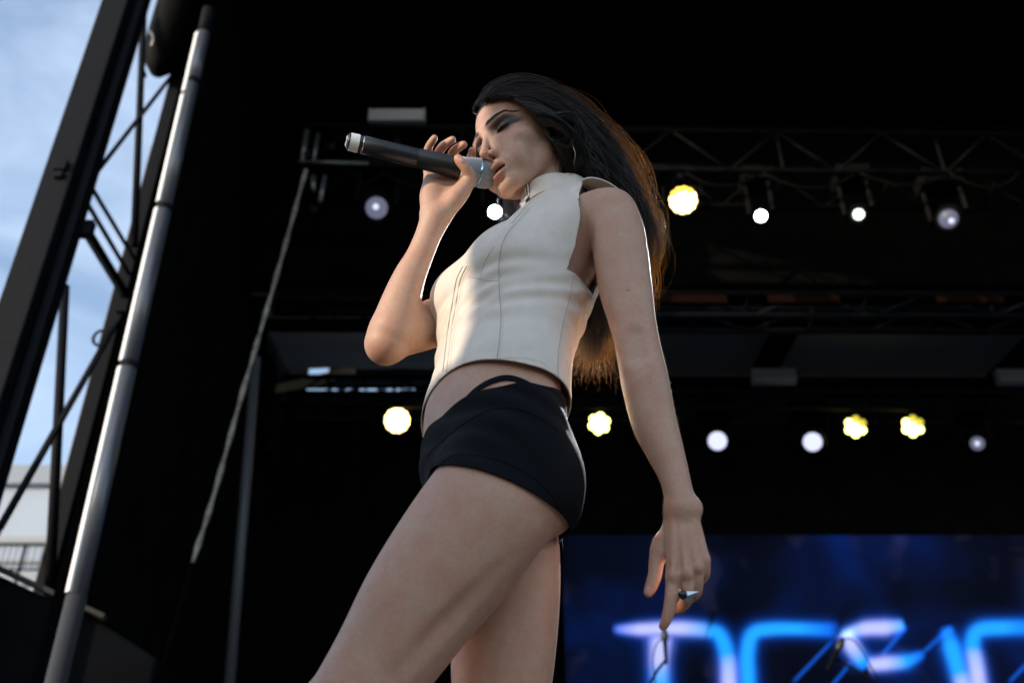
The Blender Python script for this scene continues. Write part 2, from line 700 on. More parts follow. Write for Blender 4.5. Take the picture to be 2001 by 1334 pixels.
def yoke_and_clamp(root, c, R, r, top_z, dark=None):
    dm = dark or BODYM
    x, y, z = R[:, 0], R[:, 1], R[:, 2]
    for s in (-1, 1):
        MB().bar(c + x * s * (r + 0.025), c + x * s * (r + 0.025) + np.array([0, 0, r + 0.06]), 0.012, 0.035, z).build('yoke_arm', dm, root)
    MB().bar(c - x * (r + 0.03) + np.array([0, 0, r + 0.066]), c + x * (r + 0.03) + np.array([0, 0, r + 0.066]), 0.012, 0.035, z).build('yoke_bar', dm, root)
    p = c + np.array([0, 0, r + 0.075])
    if top_z > p[2] + 0.02:
        MB().bar(p, (p[0], p[1], top_z), 0.035, 0.035).build('clamp', CLAMP, root)


def par(px, py, Y, rad, label, cells, mat_on, mat_edge, top_z, aim_px=(1000, 900, 1.5), group=None, off=0.0):
    c = G(px, py, Y)
    tgt = P(*aim_px)
    R = lamp_frame(c, tgt - c)
    root = empty('par_light', c, label, 'stage light', group)
    z = R[:, 2]
    m = MB().lathe(c, z, [(-0.24, 0), (-0.235, rad * 0.55), (-0.16, rad * 0.8), (-0.03, rad * 1.08), (0.015, rad * 1.12), (0.015, rad * 1.0), (-0.012, rad * 0.98), (-0.014, 0)], 28)
    m.build('housing', BODYM, root, smooth=False)
    pts = [(0, 0)]
    if cells == 19:
        pts += [(0.42 * math.cos(a), 0.42 * math.sin(a)) for a in np.arange(6) * math.pi / 3]
        pts += [(0.80 * math.cos(a), 0.80 * math.sin(a)) for a in np.arange(12) * math.pi / 6 + 0.26]
        cr = 0.225
    else:
        pts += [(0.62 * math.cos(a), 0.62 * math.sin(a)) for a in np.arange(6) * math.pi / 3 + 0.3]
        cr = 0.345
    for i, (u, v) in enumerate(pts):
        q = c + (R[:, 0] * u + R[:, 1] * v) * rad + z * 0.002
        edge = off and (v > 0.55 or (u > 0.3 and v > -0.2 and cells != 19))
        MB().lathe(q, z, [(0, cr * rad), (0.008, cr * rad * 0.8), (0.012, cr * rad * 0.4), (0.0125, 0)], 14).build('led_cell', mat_edge if edge else mat_on, root, smooth=True)
    yoke_and_clamp(root, c, R, rad * 1.12, top_z)
    return root, c, R


def spot_light(c, aim, col, W, deg, size=0.08):
    d = bpy.data.lights.new('lamp_beam', 'SPOT')
    d.energy = W
    d.color = col
    d.spot_size = RAD(deg)
    d.spot_blend = 0.6
    d.shadow_soft_size = size
    o = bpy.data.objects.new('lamp_beam', d)
    COL.objects.link(o)
    aim = np.asarray(aim)
    o.location = c + nrm(aim - c) * 0.06
    o.rotation_euler = Vector(aim - c).to_track_quat('-Z', 'Y').to_euler()
    return o


def moving_head(px, py, Y, rad, label, mat_lens, top_z, aim=(1000, 800, 1.6), group=None, hot=None, hot_off=(0, 0), hot_r=0.3):
    c = G(px, py, Y)
    R = lamp_frame(c, P(*aim) - c)
    z = R[:, 2]
    root = empty('moving_head_light', c, label, 'stage light', group)
    MB().lathe(c, z, [(-0.34, 0), (-0.33, rad * 1.1), (-0.25, rad * 1.45), (-0.10, rad * 1.5), (0.0, rad * 1.35), (0.03, rad * 1.30), (0.03, rad * 1.05), (0.0, rad * 1.02), (-0.002, 0)], 28).build('housing', BODYM, root, smooth=False)
    ln = MB().lathe(c + z * 0.001, z, [(0.0, rad), (0.012, rad * 0.85), (0.022, rad * 0.55), (0.027, rad * 0.25), (0.028, 0)], 28).build('lens', mat_lens, root, smooth=True)
    if hot is not None:
        q = c + z * 0.0285 + (R[:, 0] * hot_off[0] + R[:, 1] * hot_off[1]) * rad
        MB().lathe(q, z, [(0, rad * hot_r), (0.004, rad * hot_r * 0.7), (0.005, 0)], 18).build('hot_spot', hot, ln, smooth=True)
    x = R[:, 0]
    for s in (-1, 1):
        MB().bar(c - z * 0.15 + x * s * (rad * 1.6 + 0.02), c - z * 0.15 + x * s * (rad * 1.6 + 0.02) + np.array([0, 0, 0.30]), 0.03, 0.09, z).build('yoke_arm', BODYM, root)
    b = c - z * 0.15 + np.array([0, 0, 0.36])
    MB().box(b, (rad * 3.2 + 0.10, 0.22, 0.13)).build('base', BODYM, root, bevel=0.01)
    if top_z > b[2] + 0.07:
        MB().box((b[0], b[1], (b[2] + 0.065 + top_z) / 2), (0.05, 0.05, top_z - b[2] - 0.065)).build('clamp', CLAMP, root)
    return root, c, R


ZA = ta0[2]
ZB = G(545, 792, YB)[2]
GP = 'LED par lights on the trusses'
GM = 'moving head lights on the trusses'
K_ = YA / (0.8192) / FPX     # metres per pixel near truss A (rough)
par(1335, 391, YA + 0.1, 0.104, 'bright warm many celled par light right of the singer\'s hair', 19, E_WARM, E_AMB, ZA, group=GP, off=1)
par(776, 821, YB + 0.1, 0.122, 'bright warm par light left of the singer\'s waist', 19, E_WARM, E_AMB, ZB, group=GP)
par(1171, 827, YB + 0.1, 0.112, 'yellow par light of seven cells between the singer\'s hip and arm', 7, E_LIME, E_LIMD, ZB, group=GP)
par(1672, 833, YB + 0.1, 0.112, 'yellow seven celled par light, left one of the close pair at right', 7, E_LIME, E_LIMD, ZB, group=GP, off=1)
par(1784, 832, YB + 0.1, 0.112, 'yellow seven celled par light, right one of the close pair at right', 7, E_LIME, E_LIMD, ZB, group=GP, off=1)
moving_head(967, 414, YA + 0.1, 0.045, 'dazzling white moving head light beside the singer\'s chin', E_WHT, ZA, group=GM)
moving_head(1487, 422, YA + 0.1, 0.042, 'dazzling white moving head light on the front truss at right', E_WHT, ZA, group=GM)
moving_head(1677, 419, YA + 0.1, 0.052, 'moving head light with a small greenish glow on the front truss', GLASS, ZA, group=GM, hot=E_GRN, hot_off=(0.1, 0.0), hot_r=0.75)
moving_head(1853, 427, YA + 0.1, 0.070, 'dim bluish moving head light, rightmost on the front truss', E_DIM, ZA, group=GM, hot=E_PALE, hot_off=(0.25, -0.35), hot_r=0.3)
moving_head(736, 406, YA + 0.1, 0.082, 'idle moving head light with a pale lens under the microphone', E_DIM, ZA, group=GM, hot=E_PALE, hot_off=(-0.1, 0.1), hot_r=0.28)
moving_head(1402, 861, YB + 0.1, 0.090, 'pale moving head light right of the singer\'s hanging arm', E_PALE, ZB, group=GM)
moving_head(1588, 863, YB + 0.1, 0.090, 'pale moving head light left of the yellow pair', E_PALE, ZB, group=GM)
moving_head(1910, 866, YB + 0.1, 0.066, 'faint moving head light right of the yellow pair', E_DIM, ZB, group=GM, hot=E_PALE, hot_r=0.35)

# slack cables looped under the front truss
cb = empty('truss_cables', G(1300, 340, YA), 'dark slack cables looped along the bottom of the front lighting truss', 'cables')
for p0, p1, sag in ((690, 745, 0.10), (745, 960, 0.16), (1340, 1480, 0.13), (1490, 1670, 0.15), (1680, 1850, 0.12), (1855, 1990, 0.14)):
    a_, b_ = G(p0, 338, YA - 0.03), G(p1, 340, YA - 0.03)
    MB().tube([a_ + (b_ - a_) * t - np.array([0, 0, sag * 4 * t * (1 - t)]) for t in np.linspace(0, 1, 14)], 0.009, 6).build('cable', BODYM, cb, smooth=True)

# beams that rim-light the singer
spot_light(G(1487, 422, YA + 0.1), P(1120, 900, 1.58), (0.90, 0.94, 1.0), 2200, 16)
spot_light(G(776, 821, YB + 0.1), P(815, 880, 1.60), (1.0, 0.62, 0.22), 3800, 3.4)
spot_light(G(1335, 391, YA + 0.1), P(1278, 440, 1.88), (1.0, 0.86, 0.58), 9000, 4.4)
spot_light(G(1171, 827, YB + 0.1), P(1160, 660, 1.84), (1.0, 0.90, 0.66), 16000, 2.6)
spot_light(G(1171, 827, YB + 0.1), P(1195, 830, 1.60), (1.0, 0.94, 0.86), 8000, 3.8)
spot_light(G(967, 414, YA + 0.1), P(985, 430, 1.97), (0.92, 1.0, 0.96), 40, 6)

# ---------------------------------------------------------------- white boxes clipped on the trusses
WBOX = mat_plain('white box plastic', (0.33, 0.335, 0.35), 0.5)
for (px, py, w, h, Y, lab) in ((776, 232, 0.42, 0.125, YA, 'white rectangular box on the front truss above the microphone'),
                               (1511, 736, 0.40, 0.14, YB - 0.3, 'white rectangular box on the rear truss right of the singer\'s arm'),
                               (1990, 737, 0.40, 0.14, YB - 0.3, 'white rectangular box on the rear truss at the right picture edge')):
    c = G(px, py, Y)
    root = empty('truss_box', c, lab, 'light box', 'white boxes on the trusses')
    MB().box(c, (w, 0.10, h)).build('case', WBOX, root, bevel=0.008)
    for s in (-1, 1):
        MB().box(c + np.array([s * (w / 2 + 0.0065), 0, 0]), (0.012, 0.106, h + 0.012)).build('end_plate', WBOX, root, bevel=0.003)
    MB().bar(c + np.array([0, 0.05, -h / 2]), c + np.array([0, 0.12, -h / 2 - 0.10]), 0.04, 0.02).build('bracket', STEEL, root)

# ---------------------------------------------------------------- LED screen with big glowing letters
YS = 9.30
s0, s1 = G(1098, 1045, YS), G(2130, 1045, YS)
SW, SH_ = s1[0] - s0[0], 3.4
scr = empty('led_screen', (s0[0] + SW / 2, YS, s0[2] - SH_), 'wide LED screen showing blue glowing letters at the back of the stage', 'screen')
MB().box((s0[0] + SW / 2, YS + 0.06, s0[2] - SH_ / 2), (SW + 0.02, 0.10, SH_ + 0.02)).build('cabinet', BODYM, scr)
sm_, nt, b = mat_new('screen picture')
b.inputs['Base Color'].default_value = (0.004, 0.004, 0.005, 1)
b.inputs['Roughness'].default_value = 0.8
b.inputs['Specular IOR Level'].default_value = 0.04
tc = nt.nodes.new('ShaderNodeTexCoord')
n1 = nt.nodes.new('ShaderNodeTexNoise')
n1.inputs['Scale'].default_value = 0.95
n1.inputs['Detail'].default_value = 2.5
n1.inputs['Distortion'].default_value = 0.4
mp = nt.nodes.new('ShaderNodeMapping')
mp.inputs['Location'].default_value = (3.1, 0.0, 1.7)
r1 = nt.nodes.new('ShaderNodeValToRGB')
cr = r1.color_ramp
cr.elements[0].position, cr.elements[0].color = 0.30, (0.0006, 0.0012, 0.006, 1)
cr.elements[1].position, cr.elements[1].color = 0.74, (0.002, 0.018, 0.16, 1)
e = cr.elements.new(0.46)
e.color = (0.0015, 0.0035, 0.016, 1)
e = cr.elements.new(0.60)
e.color = (0.0015, 0.008, 0.055, 1)
n2 = nt.nodes.new('ShaderNodeTexNoise')
n2.inputs['Scale'].default_value = 2.6
n2.inputs['Detail'].default_value = 1.5
r2 = nt.nodes.new('ShaderNodeValToRGB')
r2.color_ramp.elements[0].position, r2.color_ramp.elements[0].color = 0.60, (0, 0, 0, 1)
r2.color_ramp.elements[1].position, r2.color_ramp.elements[1].color = 0.80, (0.020, 0.018, 0.040, 1)
ad = nt.nodes.new('ShaderNodeMix')
ad.data_type = 'RGBA'
ad.blend_type = 'ADD'
ad.inputs['Factor'].default_value = 1.0
nt.links.new(tc.outputs['Object'], mp.inputs['Vector'])
nt.links.new(mp.outputs['Vector'], n1.inputs['Vector'])
nt.links.new(tc.outputs['Object'], n2.inputs['Vector'])
nt.links.new(n1.outputs['Fac'], r1.inputs['Fac'])
nt.links.new(n2.outputs['Fac'], r2.inputs['Fac'])
nt.links.new(r1.outputs['Color'], ad.inputs['A'])
nt.links.new(r2.outputs['Color'], ad.inputs['B'])
nt.links.new(ad.outputs['Result'], b.inputs['Emission Color'])
b.inputs['Emission Strength'].default_value = 0.34
face = MB().box((s0[0] + SW / 2, YS + 0.004, s0[2] - SH_ / 2), (SW, 0.008, SH_)).build('picture', sm_, scr)

# letters: strokes drawn as ribbons with a bright core and a blue edge
lm, nt, b = mat_new('letter glow')
at = nt.nodes.new('ShaderNodeAttribute')
at.attribute_name = 'Col'
em = nt.nodes.new('ShaderNodeEmission')
tp_ = nt.nodes.new('ShaderNodeBsdfTransparent')
ads = nt.nodes.new('ShaderNodeAddShader')
nt.links.new(at.outputs['Color'], em.inputs['Color'])
nt.links.new(em.outputs['Emission'], ads.inputs[0])
nt.links.new(tp_.outputs['BSDF'], ads.inputs[1])
nt.links.new(ads.outputs['Shader'], [n for n in nt.nodes if n.type == 'OUTPUT_MATERIAL'][0].inputs['Surface'])
nt.nodes.remove(b)
WHT, CYN, BLU = (0.28, 0.29, 0.47), (0.008, 0.20, 0.54), (0.0015, 0.045, 0.36)
FNT = (0.002, 0.035, 0.20)


def stroke(pix, wpx, cols, name='letter_stroke', lift=0):
    """ribbon along photo pixels lying on the screen, wpx wide, colour keys along its length"""
    q = catmull(np.array(pix, float), 8)
    W = np.interp(np.linspace(0, 1, len(q)), np.linspace(0, 1, len(wpx)), wpx)
    C = np.array(cols)
    cc = np.stack([np.interp(np.linspace(0, 1, len(q)), np.linspace(0, 1, len(C)), C[:, k]) for k in range(3)], 1)
    T = np.gradient(q, axis=0)
    T /= np.linalg.norm(T, axis=1)[:, None] + 1e-9
    N = np.stack([-T[:, 1], T[:, 0]], 1)
    half = [(0.0, 1.0, 0.10), (0.36, 0.85, 0.30), (0.66, 0.35, 0.55), (0.95, 0.04, 0.34), (1.35, 0.0, 0.09), (1.8, 0.0, 0.025), (2.4, 0.0, 0.0)]
    prof = [(-a_, c_, e_) for a_, c_, e_ in half[:0:-1]] + half
    V, CL, F = [], [], []
    edge = np.array(BLU)
    for i in range(len(q)):
        for s, k, e_ in prof:
            p = q[i] + N[i] * s * W[i] * 0.5
            g = G(p[0], p[1], YS)
            V.append((g[0], YS - 0.004 - 0.002 * lift, g[2]))
            fade = min(1.0, (i + 0.3) / 2.0, (len(q) - 0.7 - i) / 2.0)
            CL.append((cc[i] * k + edge * e_ * min(1.0, cc[i].max() / 0.3)) * fade)
    n = len(prof)
    for i in range(len(q) - 1):
        for k in range(n - 1):
            F.append((i * n + k, i * n + k + 1, (i + 1) * n + k + 1, (i + 1) * n + k))
    return mesh_np(name, np.array(V), np.array(F), lm, face, smooth=False, col={'Col': np.array(CL)})


def letter(name_strokes):
    for k, s in enumerate(name_strokes):
        stroke(*s)


# first letter: T with a flared left arm
stroke([(1196, 1229), (1250, 1229), (1330, 1227), (1390, 1231)], [18, 34, 40, 38], [BLU, WHT, WHT, CYN], lift=0)
stroke([(1291, 1240), (1288, 1290), (1290, 1345), (1296, 1580)], [60, 50, 52, 54], [WHT, WHT, CYN, CYN], lift=1)
# second letter: rounded frame sharing the bar
stroke([(1385, 1231), (1405, 1240), (1419, 1275), (1424, 1340), (1424, 1580)], [36, 40, 42, 44, 44], [CYN, CYN, CYN, WHT, CYN], lift=2)
stroke([(1640, 1231), (1560, 1228), (1500, 1229), (1470, 1240), (1460, 1280), (1462, 1345), (1468, 1580)], [34, 34, 36, 40, 40, 42, 44], [BLU, CYN, CYN, CYN, CYN, CYN, CYN], lift=1)
# third letter: angular S / Z form
stroke([(1640, 1240), (1690, 1228), (1730, 1226), (1768, 1220)], [24, 40, 42, 26], [CYN, WHT, WHT, CYN], lift=3)
stroke([(1650, 1232), (1664, 1262), (1684, 1292), (1694, 1306)], [40, 44, 40, 22], [WHT, WHT, CYN, BLU], lift=4)
stroke([(1768, 1220), (1746, 1252), (1722, 1282)], [16, 10, 8], [BLU, FNT, FNT], lift=5)
stroke([(1694, 1300), (1730, 1296), (1770, 1292), (1806, 1276)], [36, 40, 36, 16], [WHT, WHT, CYN, BLU], lift=6)
stroke([(1800, 1278), (1835, 1246), (1862, 1226)], [9, 9, 12], [FNT, FNT, FNT], lift=5)
# next pair of letters running out of the picture
stroke([(1846, 1222), (1858, 1262), (1872, 1310), (1884, 1360), (1922, 1580)], [22, 46, 46, 46, 46], [BLU, CYN, CYN, WHT, CYN], lift=3)
stroke([(2110, 1230), (2040, 1226), (1960, 1226), (1912, 1232), (1900, 1262), (1910, 1320), (1946, 1580)], [38, 40, 40, 42, 42, 44, 46], [BLU, BLU, CYN, CYN, CYN, WHT, CYN], lift=2)
stroke([(1548, 1334), (1590, 1290), (1628, 1250)], [7, 7, 6], [FNT, FNT, FNT], lift=0)
stroke([(1624, 1340), (1648, 1312), (1664, 1290)], [7, 7, 6], [FNT, FNT, FNT], lift=0)
stroke([(1970, 1334), (2001, 1302), (2040, 1262)], [8, 8, 7], [FNT, FNT, FNT], lift=0)

# ---------------------------------------------------------------- microphone stands before the screen


def mic_stand(points, mic, label, cable):
    root = empty('mic_stand', (points[0][0], points[0][1], ZD), label, 'mic stand', 'microphone stands before the screen')
    base = np.array([points[0][0], points[0][1], ZD])
    for a in (0.4, 2.5, 4.6):
        MB().tube([base + (0, 0, 0.12), base + np.array([math.cos(a) * 0.32, math.sin(a) * 0.32, 0.015])], 0.011, 6).build('leg', BODYM, root)
    MB().tube([base + (0, 0, 0.05), points[0]], 0.011, 8).build('pole', BODYM, root, smooth=True)
    MB().tube(points, 0.009, 8).build('boom', BODYM, root, smooth=True)
    MB().lathe(points[0] - np.array([0, 0, 0.03]), (0, 0, 1), [(0, 0), (0, 0.024), (0.06, 0.024), (0.06, 0)], 12).build('joint', BODYM, root)
    if cable is not None:
        MB().tube(catmull(np.array(cable), 6), 0.004, 5).build('cable', BODYM, root, smooth=True)
    t = nrm(mic[1] - mic[0])
    L = np.linalg.norm(mic[1] - mic[0])
    mr = empty('stand_microphone', mic[0], label.replace('stand', 'stand microphone') if False else 'small black microphone clipped to the ' + ('left' if mic[0][0] < 1.6 else 'right') + ' stand in front of the screen', 'microphone', 'microphones on the stands')
    MB().lathe(mic[0], t, [(0, 0), (0, 0.010), (L * 0.62, 0.014), (L * 0.62, 0)], 12).build('handle', BODYM, mr, smooth=False)
    MB().lathe(mic[0] + t * L * 0.62, t, [(0, 0.013), (0.012, 0.021), (L * 0.2, 0.024), (L * 0.38, 0.012), (L * 0.4, 0)], 14).build('head', mat_plain('dark mesh', (0.05, 0.05, 0.055), 0.5, 0.6), mr, smooth=True)


YM = 6.6
mic_stand([G(1262, 1350, YM), G(1285, 1308, YM), G(1300, 1290, YM)], (G(1302, 1296, YM - 0.02), G(1298, 1228, YM - 0.05)),
          'black microphone stand under the pointing finger, before the bright letter', [G(1300, 1246, YM), G(1284, 1256, YM), G(1276, 1290, YM), G(1282, 1340, YM)])
mic_stand([G(1730, 1352, YM), G(1690, 1318, YM), G(1632, 1286, YM)], (G(1617, 1308, YM - 0.02), G(1648, 1246, YM - 0.05)),
          'black microphone stand with a boom to the left, right of the hanging hand', [G(1640, 1252, YM), G(1664, 1248, YM), G(1690, 1280, YM), G(1722, 1336, YM)])

# ---------------------------------------------------------------- left side: tower, pale pole, ropes
YT = 4.5


def vpost(px0, py0, px1, py1, Y):
    """vertical post through two photo points: mean x, the two heights"""
    a, b = G(px0, py0, Y), G(px1, py1, Y)
    return a, b


tower = empty('stage_tower', (-2.45, YT, 0), 'black steel tower with diagonal braces at the left edge of the stage', 'tower')
TX0, TX1, TY1 = -2.52, -2.20, 5.35
tz0, tz1 = 0.0, CAM_Z + 7.5
MB().box((TX0 - 0.03, YT, (tz0 + tz1) / 2), (0.17, 0.15, tz1 - tz0)).build('leg', STEEL, tower, bevel=0.008)
# flange along the leg's inner edge
MB().box((TX0 + 0.095, YT + 0.045, (tz0 + tz1) / 2), (0.05, 0.10, tz1 - tz0 - 0.01)).build('flange', STEEL, tower, bevel=0.004)
X2 = 0.5 * (G(345, 150, TY1)[0] + G(255, 560, TY1)[0]) - 0.01
MB().box((X2, TY1, (CAM_Z + 6.6) / 2), (0.09, 0.09, CAM_Z + 6.6)).build('leg', STEEL, tower, bevel=0.006)
MB().box((X2 - 0.06, TY1 + 0.02, (CAM_Z + 5.4) / 2), (0.018, 0.03, CAM_Z + 5.4)).build('flange', mat_plain('worn edge', (0.16, 0.14, 0.12), 0.5, 0.3, 0.4, 10), tower)  # pale material paints the sunlit left edge of this leg
# slim rod tubes standing between the legs
for (p0, p1, Y, w) in (((281, 20), (262, 480), 5.0, 0.024), ((127, 560), (95, 1190), 5.0, 0.028)):
    MB().tube([G(*p0, Y), G(*p1, Y)], w, 8).build('upright', STEEL, tower, smooth=True)
# diagonal braces
for (p0, p1, w) in (((188, 338), (342, 140), 0.020), ((168, 450), (250, 585), 0.044), ((172, 400), (252, 535), 0.020), ((180, 368), (262, 505), 0.020), ((0, 1030), (246, 598), 0.026), ((-40, 1100), (0, 1030), 0.026)):
    MB().bar(G(*p0, YT + 0.1), G(*p1, TY1 - 0.05), w, w, (0, 1, 0)).build('brace', STEEL, tower)
MB().bar(G(150, 448, YT + 0.1), G(182, 448, YT + 0.1), 0.10, 0.05).build('gusset', STEEL, tower)
MB().bar(G(232, 600, TY1 - 0.1), G(262, 600, TY1 - 0.1), 0.09, 0.05).build('gusset', STEEL, tower)
for (px, py, Y, s) in ((122, 330, YT - 0.06, 0.07), (118, 348, YT - 0.06, 0.045)):
    MB().box(G(px, py, Y), (s, 0.08, s), None).build('bolt_block', STEEL, tower, bevel=0.005)
# small shackles
for i, (px, py, Y) in enumerate(((70, 455, YT), (197, 660, TY1))):
    c = G(px, py, Y)
    pts = [c + np.array([0.045 * math.cos(t), 0, 0.055 * math.sin(t)]) for t in np.linspace(0.5, 5.6, 16)]
    MB().tube(pts, 0.010, 6).build('shackle', STEEL, tower, smooth=True)
    MB().tube([c + (0.02, 0, 0.0), c + (0.10, 0, 0.02)], 0.010, 6).build('bolt', STEEL, tower)

# pale gloss pole with joints
pl_b, pl_t = G(150, 1165, 4.08), G(398, 66, 4.08)
pole = empty('pale_pole', (pl_b[0], pl_b[1], 0), 'glossy pale grey pole with joints standing beside the tower', 'pole')
POLEM = mat_plain('grey gloss tube', (0.10, 0.105, 0.125), 0.30, 0.2, 0.1, 6, 0.0004, spec=0.8)


def pole_pt(py):
    t = (py - 1165) / (66 - 1165)
    return None


dirp = pl_t - pl_b
for (z0_, z1_, r) in ((0.0, 0.32, 0.038), (0.322, 0.600, 0.037), (0.603, 0.875, 0.035), (0.878, 1.0, 0.035)):
    MB().tube([pl_b + dirp * z0_, pl_b + dirp * z1_], r, 24).build('tube_section', POLEM, pole, smooth=True)
for z_ in (0.321, 0.6015, 0.8765):
    MB().lathe(pl_b + dirp * (z_ - 0.003), dirp, [(0, 0.03), (0, 0.041), (0.03, 0.041), (0.03, 0.03)], 24).build('joint_ring', STEEL, pole)
MB().tube([(pl_b[0] - 0.0, pl_b[1], 0.0), pl_b - dirp * 0.001], 0.041, 20).build('foot_tube', mat_plain('dark grey tube', (0.028, 0.029, 0.033), 0.6), pole, smooth=True)
for (z0_, z1_) in ((0.002, 0.316), (0.326, 0.597), (0.610, 0.84), (0.848, 0.992)):  # added white strips stand in for the sun's highlight on the tube
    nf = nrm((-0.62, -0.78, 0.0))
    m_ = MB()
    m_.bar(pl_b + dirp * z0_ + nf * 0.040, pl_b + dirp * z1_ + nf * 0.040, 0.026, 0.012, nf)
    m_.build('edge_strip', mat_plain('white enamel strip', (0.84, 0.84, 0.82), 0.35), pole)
MB().tube([pl_t, pl_t + dirp * 0.06], 0.037, 20).build('head_tube', STEEL, pole, smooth=True)

# speaker hanging at the top left behind the tower
hp = empty('hanging_speaker', G(305, 110, 5.1), 'dark rounded equipment hanging at the top of the tower', 'equipment')
c = G(326, 70, 5.2)
MB().lathe(c - np.array([0.0, 0, 0.42]), (0.05, 0, 1), [(0, 0), (0.02, 0.05), (0.12, 0.11), (0.35, 0.15), (0.8, 0.17), (1.2, 0.17), (1.2, 0)], 24).build('shell', mat_plain('scuffed black shell', (0.003, 0.003, 0.003), 0.7, 0.0, 0.7, 9, 0.002, spec=0.08), hp, smooth=True)
MB().tube(catmull(np.array([G(276, -10, 5.0), G(282, 60, 5.0), G(274, 110, 5.0), G(284, 150, 5.0)]), 6), 0.012, 6).build('cable', STEEL, hp, smooth=True)
MB().tube(catmull(np.array([G(292, 60, 5.0), G(300, 74, 4.98), G(296, 92, 5.0)]), 6), 0.010, 6).build('handle', ALU, hp, smooth=True)

# guy rope / slack cable from the truss end, its lit upper and shaded lower part put into two materials
rope = empty('guy_cable', G(400, 1230, 5.3), 'thin taut cable running from the truss end down to the left', 'cable')
rp = np.array([G(598, 332, 5.6), G(560, 470, 5.5), G(520, 610, 5.4), G(470, 780, 5.3), G(420, 960, 5.2), G(376, 1100, 5.1), G(318, 1300, 5.0), G(290, 1400, 4.95)])
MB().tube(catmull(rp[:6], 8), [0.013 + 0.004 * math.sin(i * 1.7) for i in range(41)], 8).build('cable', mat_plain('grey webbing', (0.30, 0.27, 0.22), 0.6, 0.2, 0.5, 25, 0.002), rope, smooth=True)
MB().tube(catmull(rp[5:], 8), 0.010, 8).build('tail', DRAPE, rope, smooth=True)  # black material stands in for shade on the lower cable
# grey upright pole in the shade
up_ = tag(MB().tube([G(446, 1360, 5.9), G(500, 700, 5.9)], 0.032, 14).build('upright_pole', mat_plain('dim grey pole', (0.075, 0.075, 0.08), 0.5), smooth=True), 'dim grey upright pole in the shade behind the thin cable', 'pole')

# end frame and hanging hardware of the front truss
fr = empty('truss_hanger', ta0, 'bright ended hanger frame with shackles at the left end of the front truss', 'hanger')
for p0, p1, r in (((600, 255), (590, 318), 0.020), ((622, 262), (612, 318), 0.014), ((635, 345), (625, 396), 0.018), ((612, 345), (612, 372), 0.020), ((580, 316), (720, 320), 0.014)):
    MB().tube([G(*p0, YA - 0.1), G(*p1, YA - 0.1)], r, 8).build('rod', mat_plain('worn aluminium', (0.20, 0.20, 0.20), 0.4, 0.7), fr, smooth=True)
for p0 in ((613, 408), (600, 300), (648, 286)):
    MB().lathe(G(*p0, YA - 0.12), (0, 1, 0.2), [(0, 0), (0, 0.03), (0.03, 0.03), (0.03, 0)], 14).build('knuckle', STEEL, fr)

# pale tarpaulin edge toned as sunlit at the back left and the strip of daylight under the canvas
TARP, _nt, _b = mat_new('cream tarp lit through')
_b.inputs['Base Color'].default_value = (0.5, 0.45, 0.38, 1)
_tr = _nt.nodes.new('ShaderNodeBsdfTranslucent')
_tr.inputs['Color'].default_value = (0.42, 0.37, 0.30, 1)
_mx = _nt.nodes.new('ShaderNodeMixShader')
_nt.links.new(_b.outputs['BSDF'], _mx.inputs[1])
_nt.links.new(_tr.outputs['BSDF'], _mx.inputs[2])
_nt.links.new(_mx.outputs['Shader'], [n for n in _nt.nodes if n.type == 'OUTPUT_MATERIAL'][0].inputs['Surface'])
YP = 10.3
slot = empty('slot_tarpaulin', G(1500, 750, YP), 'strip of cream tarpaulin seen in pieces through the slot under the grey canvas', 'tarpaulin')
PCS = ((868, 890), (905, 918), (1060, 1110), (1120, 1190), (1318, 1372), (1378, 1425), (1575, 1632), (1640, 1690), (1712, 1738), (1765, 1806), (1818, 1878), (1884, 1950))


def slot_box(p0, p1, y0, y1, Y, name, mat, th=0.02):
    a_, b_ = G(p0, y1, Y), G(p1, y0, Y)
    return MB().box((a_ + b_) / 2, (abs(b_[0] - a_[0]), th, abs(b_[2] - a_[2]))).build(name, mat, slot)


for p0, p1 in PCS:
    slot_box(p0, p1, 741, 757, YP, 'tarpaulin_piece', TARP)
edges_ = [835] + [e_ for pc_ in PCS for e_ in pc_] + [2700]
for k_ in range(0, len(edges_), 2):
    slot_box(edges_[k_], edges_[k_ + 1], 728, 790, YP - 0.04, 'dark_board', DRAPE)
slot_box(835, 2700, 757, 800, YP - 0.08, 'dark_board', DRAPE)
slot_box(835, 2700, 700, 741, YP - 0.08, 'dark_board', DRAPE)
# left end of the slot: daylight between dark boards
for p0, p1 in ((734, 752), (764, 778), (790, 796), (808, 840)):
    slot_box(p0, p1, 700, 800, YP - 0.12, 'dark_board', DRAPE)
slot_box(640, 840, 690, 748, YP - 0.16, 'dark_board', DRAPE)
slot_box(470, 608, 690, 800, YP - 0.16, 'dark_board', DRAPE)
for p0, p1 in ((640, 655), (664, 690), (690, 716)):
    MB().bar(G(p0, 766, YP - 0.2), G(p1, 746, YP - 0.2), 0.03, 0.03).build('lattice_bar', STEEL, slot)
# tarpaulin edge at the back left corner, sunlight put into its warm pale colour
tp = MB()
YQ = 9.42
YQ = 8.98
tp.add([G(538, 768, YQ), G(540, 752, YQ), G(612, 735, YQ + 0.1), G(694, 715, YQ + 0.25), G(694, 731, YQ + 0.25), G(622, 752, YQ + 0.1)], [(0, 1, 2, 5), (2, 3, 4, 5)])
TARP_SUN = TARP.copy()  # brighter, warmer copy that carries sunlight in its colour
TARP_SUN.name = 'bright cream tarp'
for n_ in TARP_SUN.node_tree.nodes:
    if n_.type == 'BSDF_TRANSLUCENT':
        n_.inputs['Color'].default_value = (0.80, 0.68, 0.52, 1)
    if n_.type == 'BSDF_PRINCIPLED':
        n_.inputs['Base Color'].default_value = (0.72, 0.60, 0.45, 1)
tq = tp.build('tarpaulin_edge', TARP_SUN, None)
md = tq.modifiers.new('thickness', 'SOLIDIFY')
md.thickness = 0.012
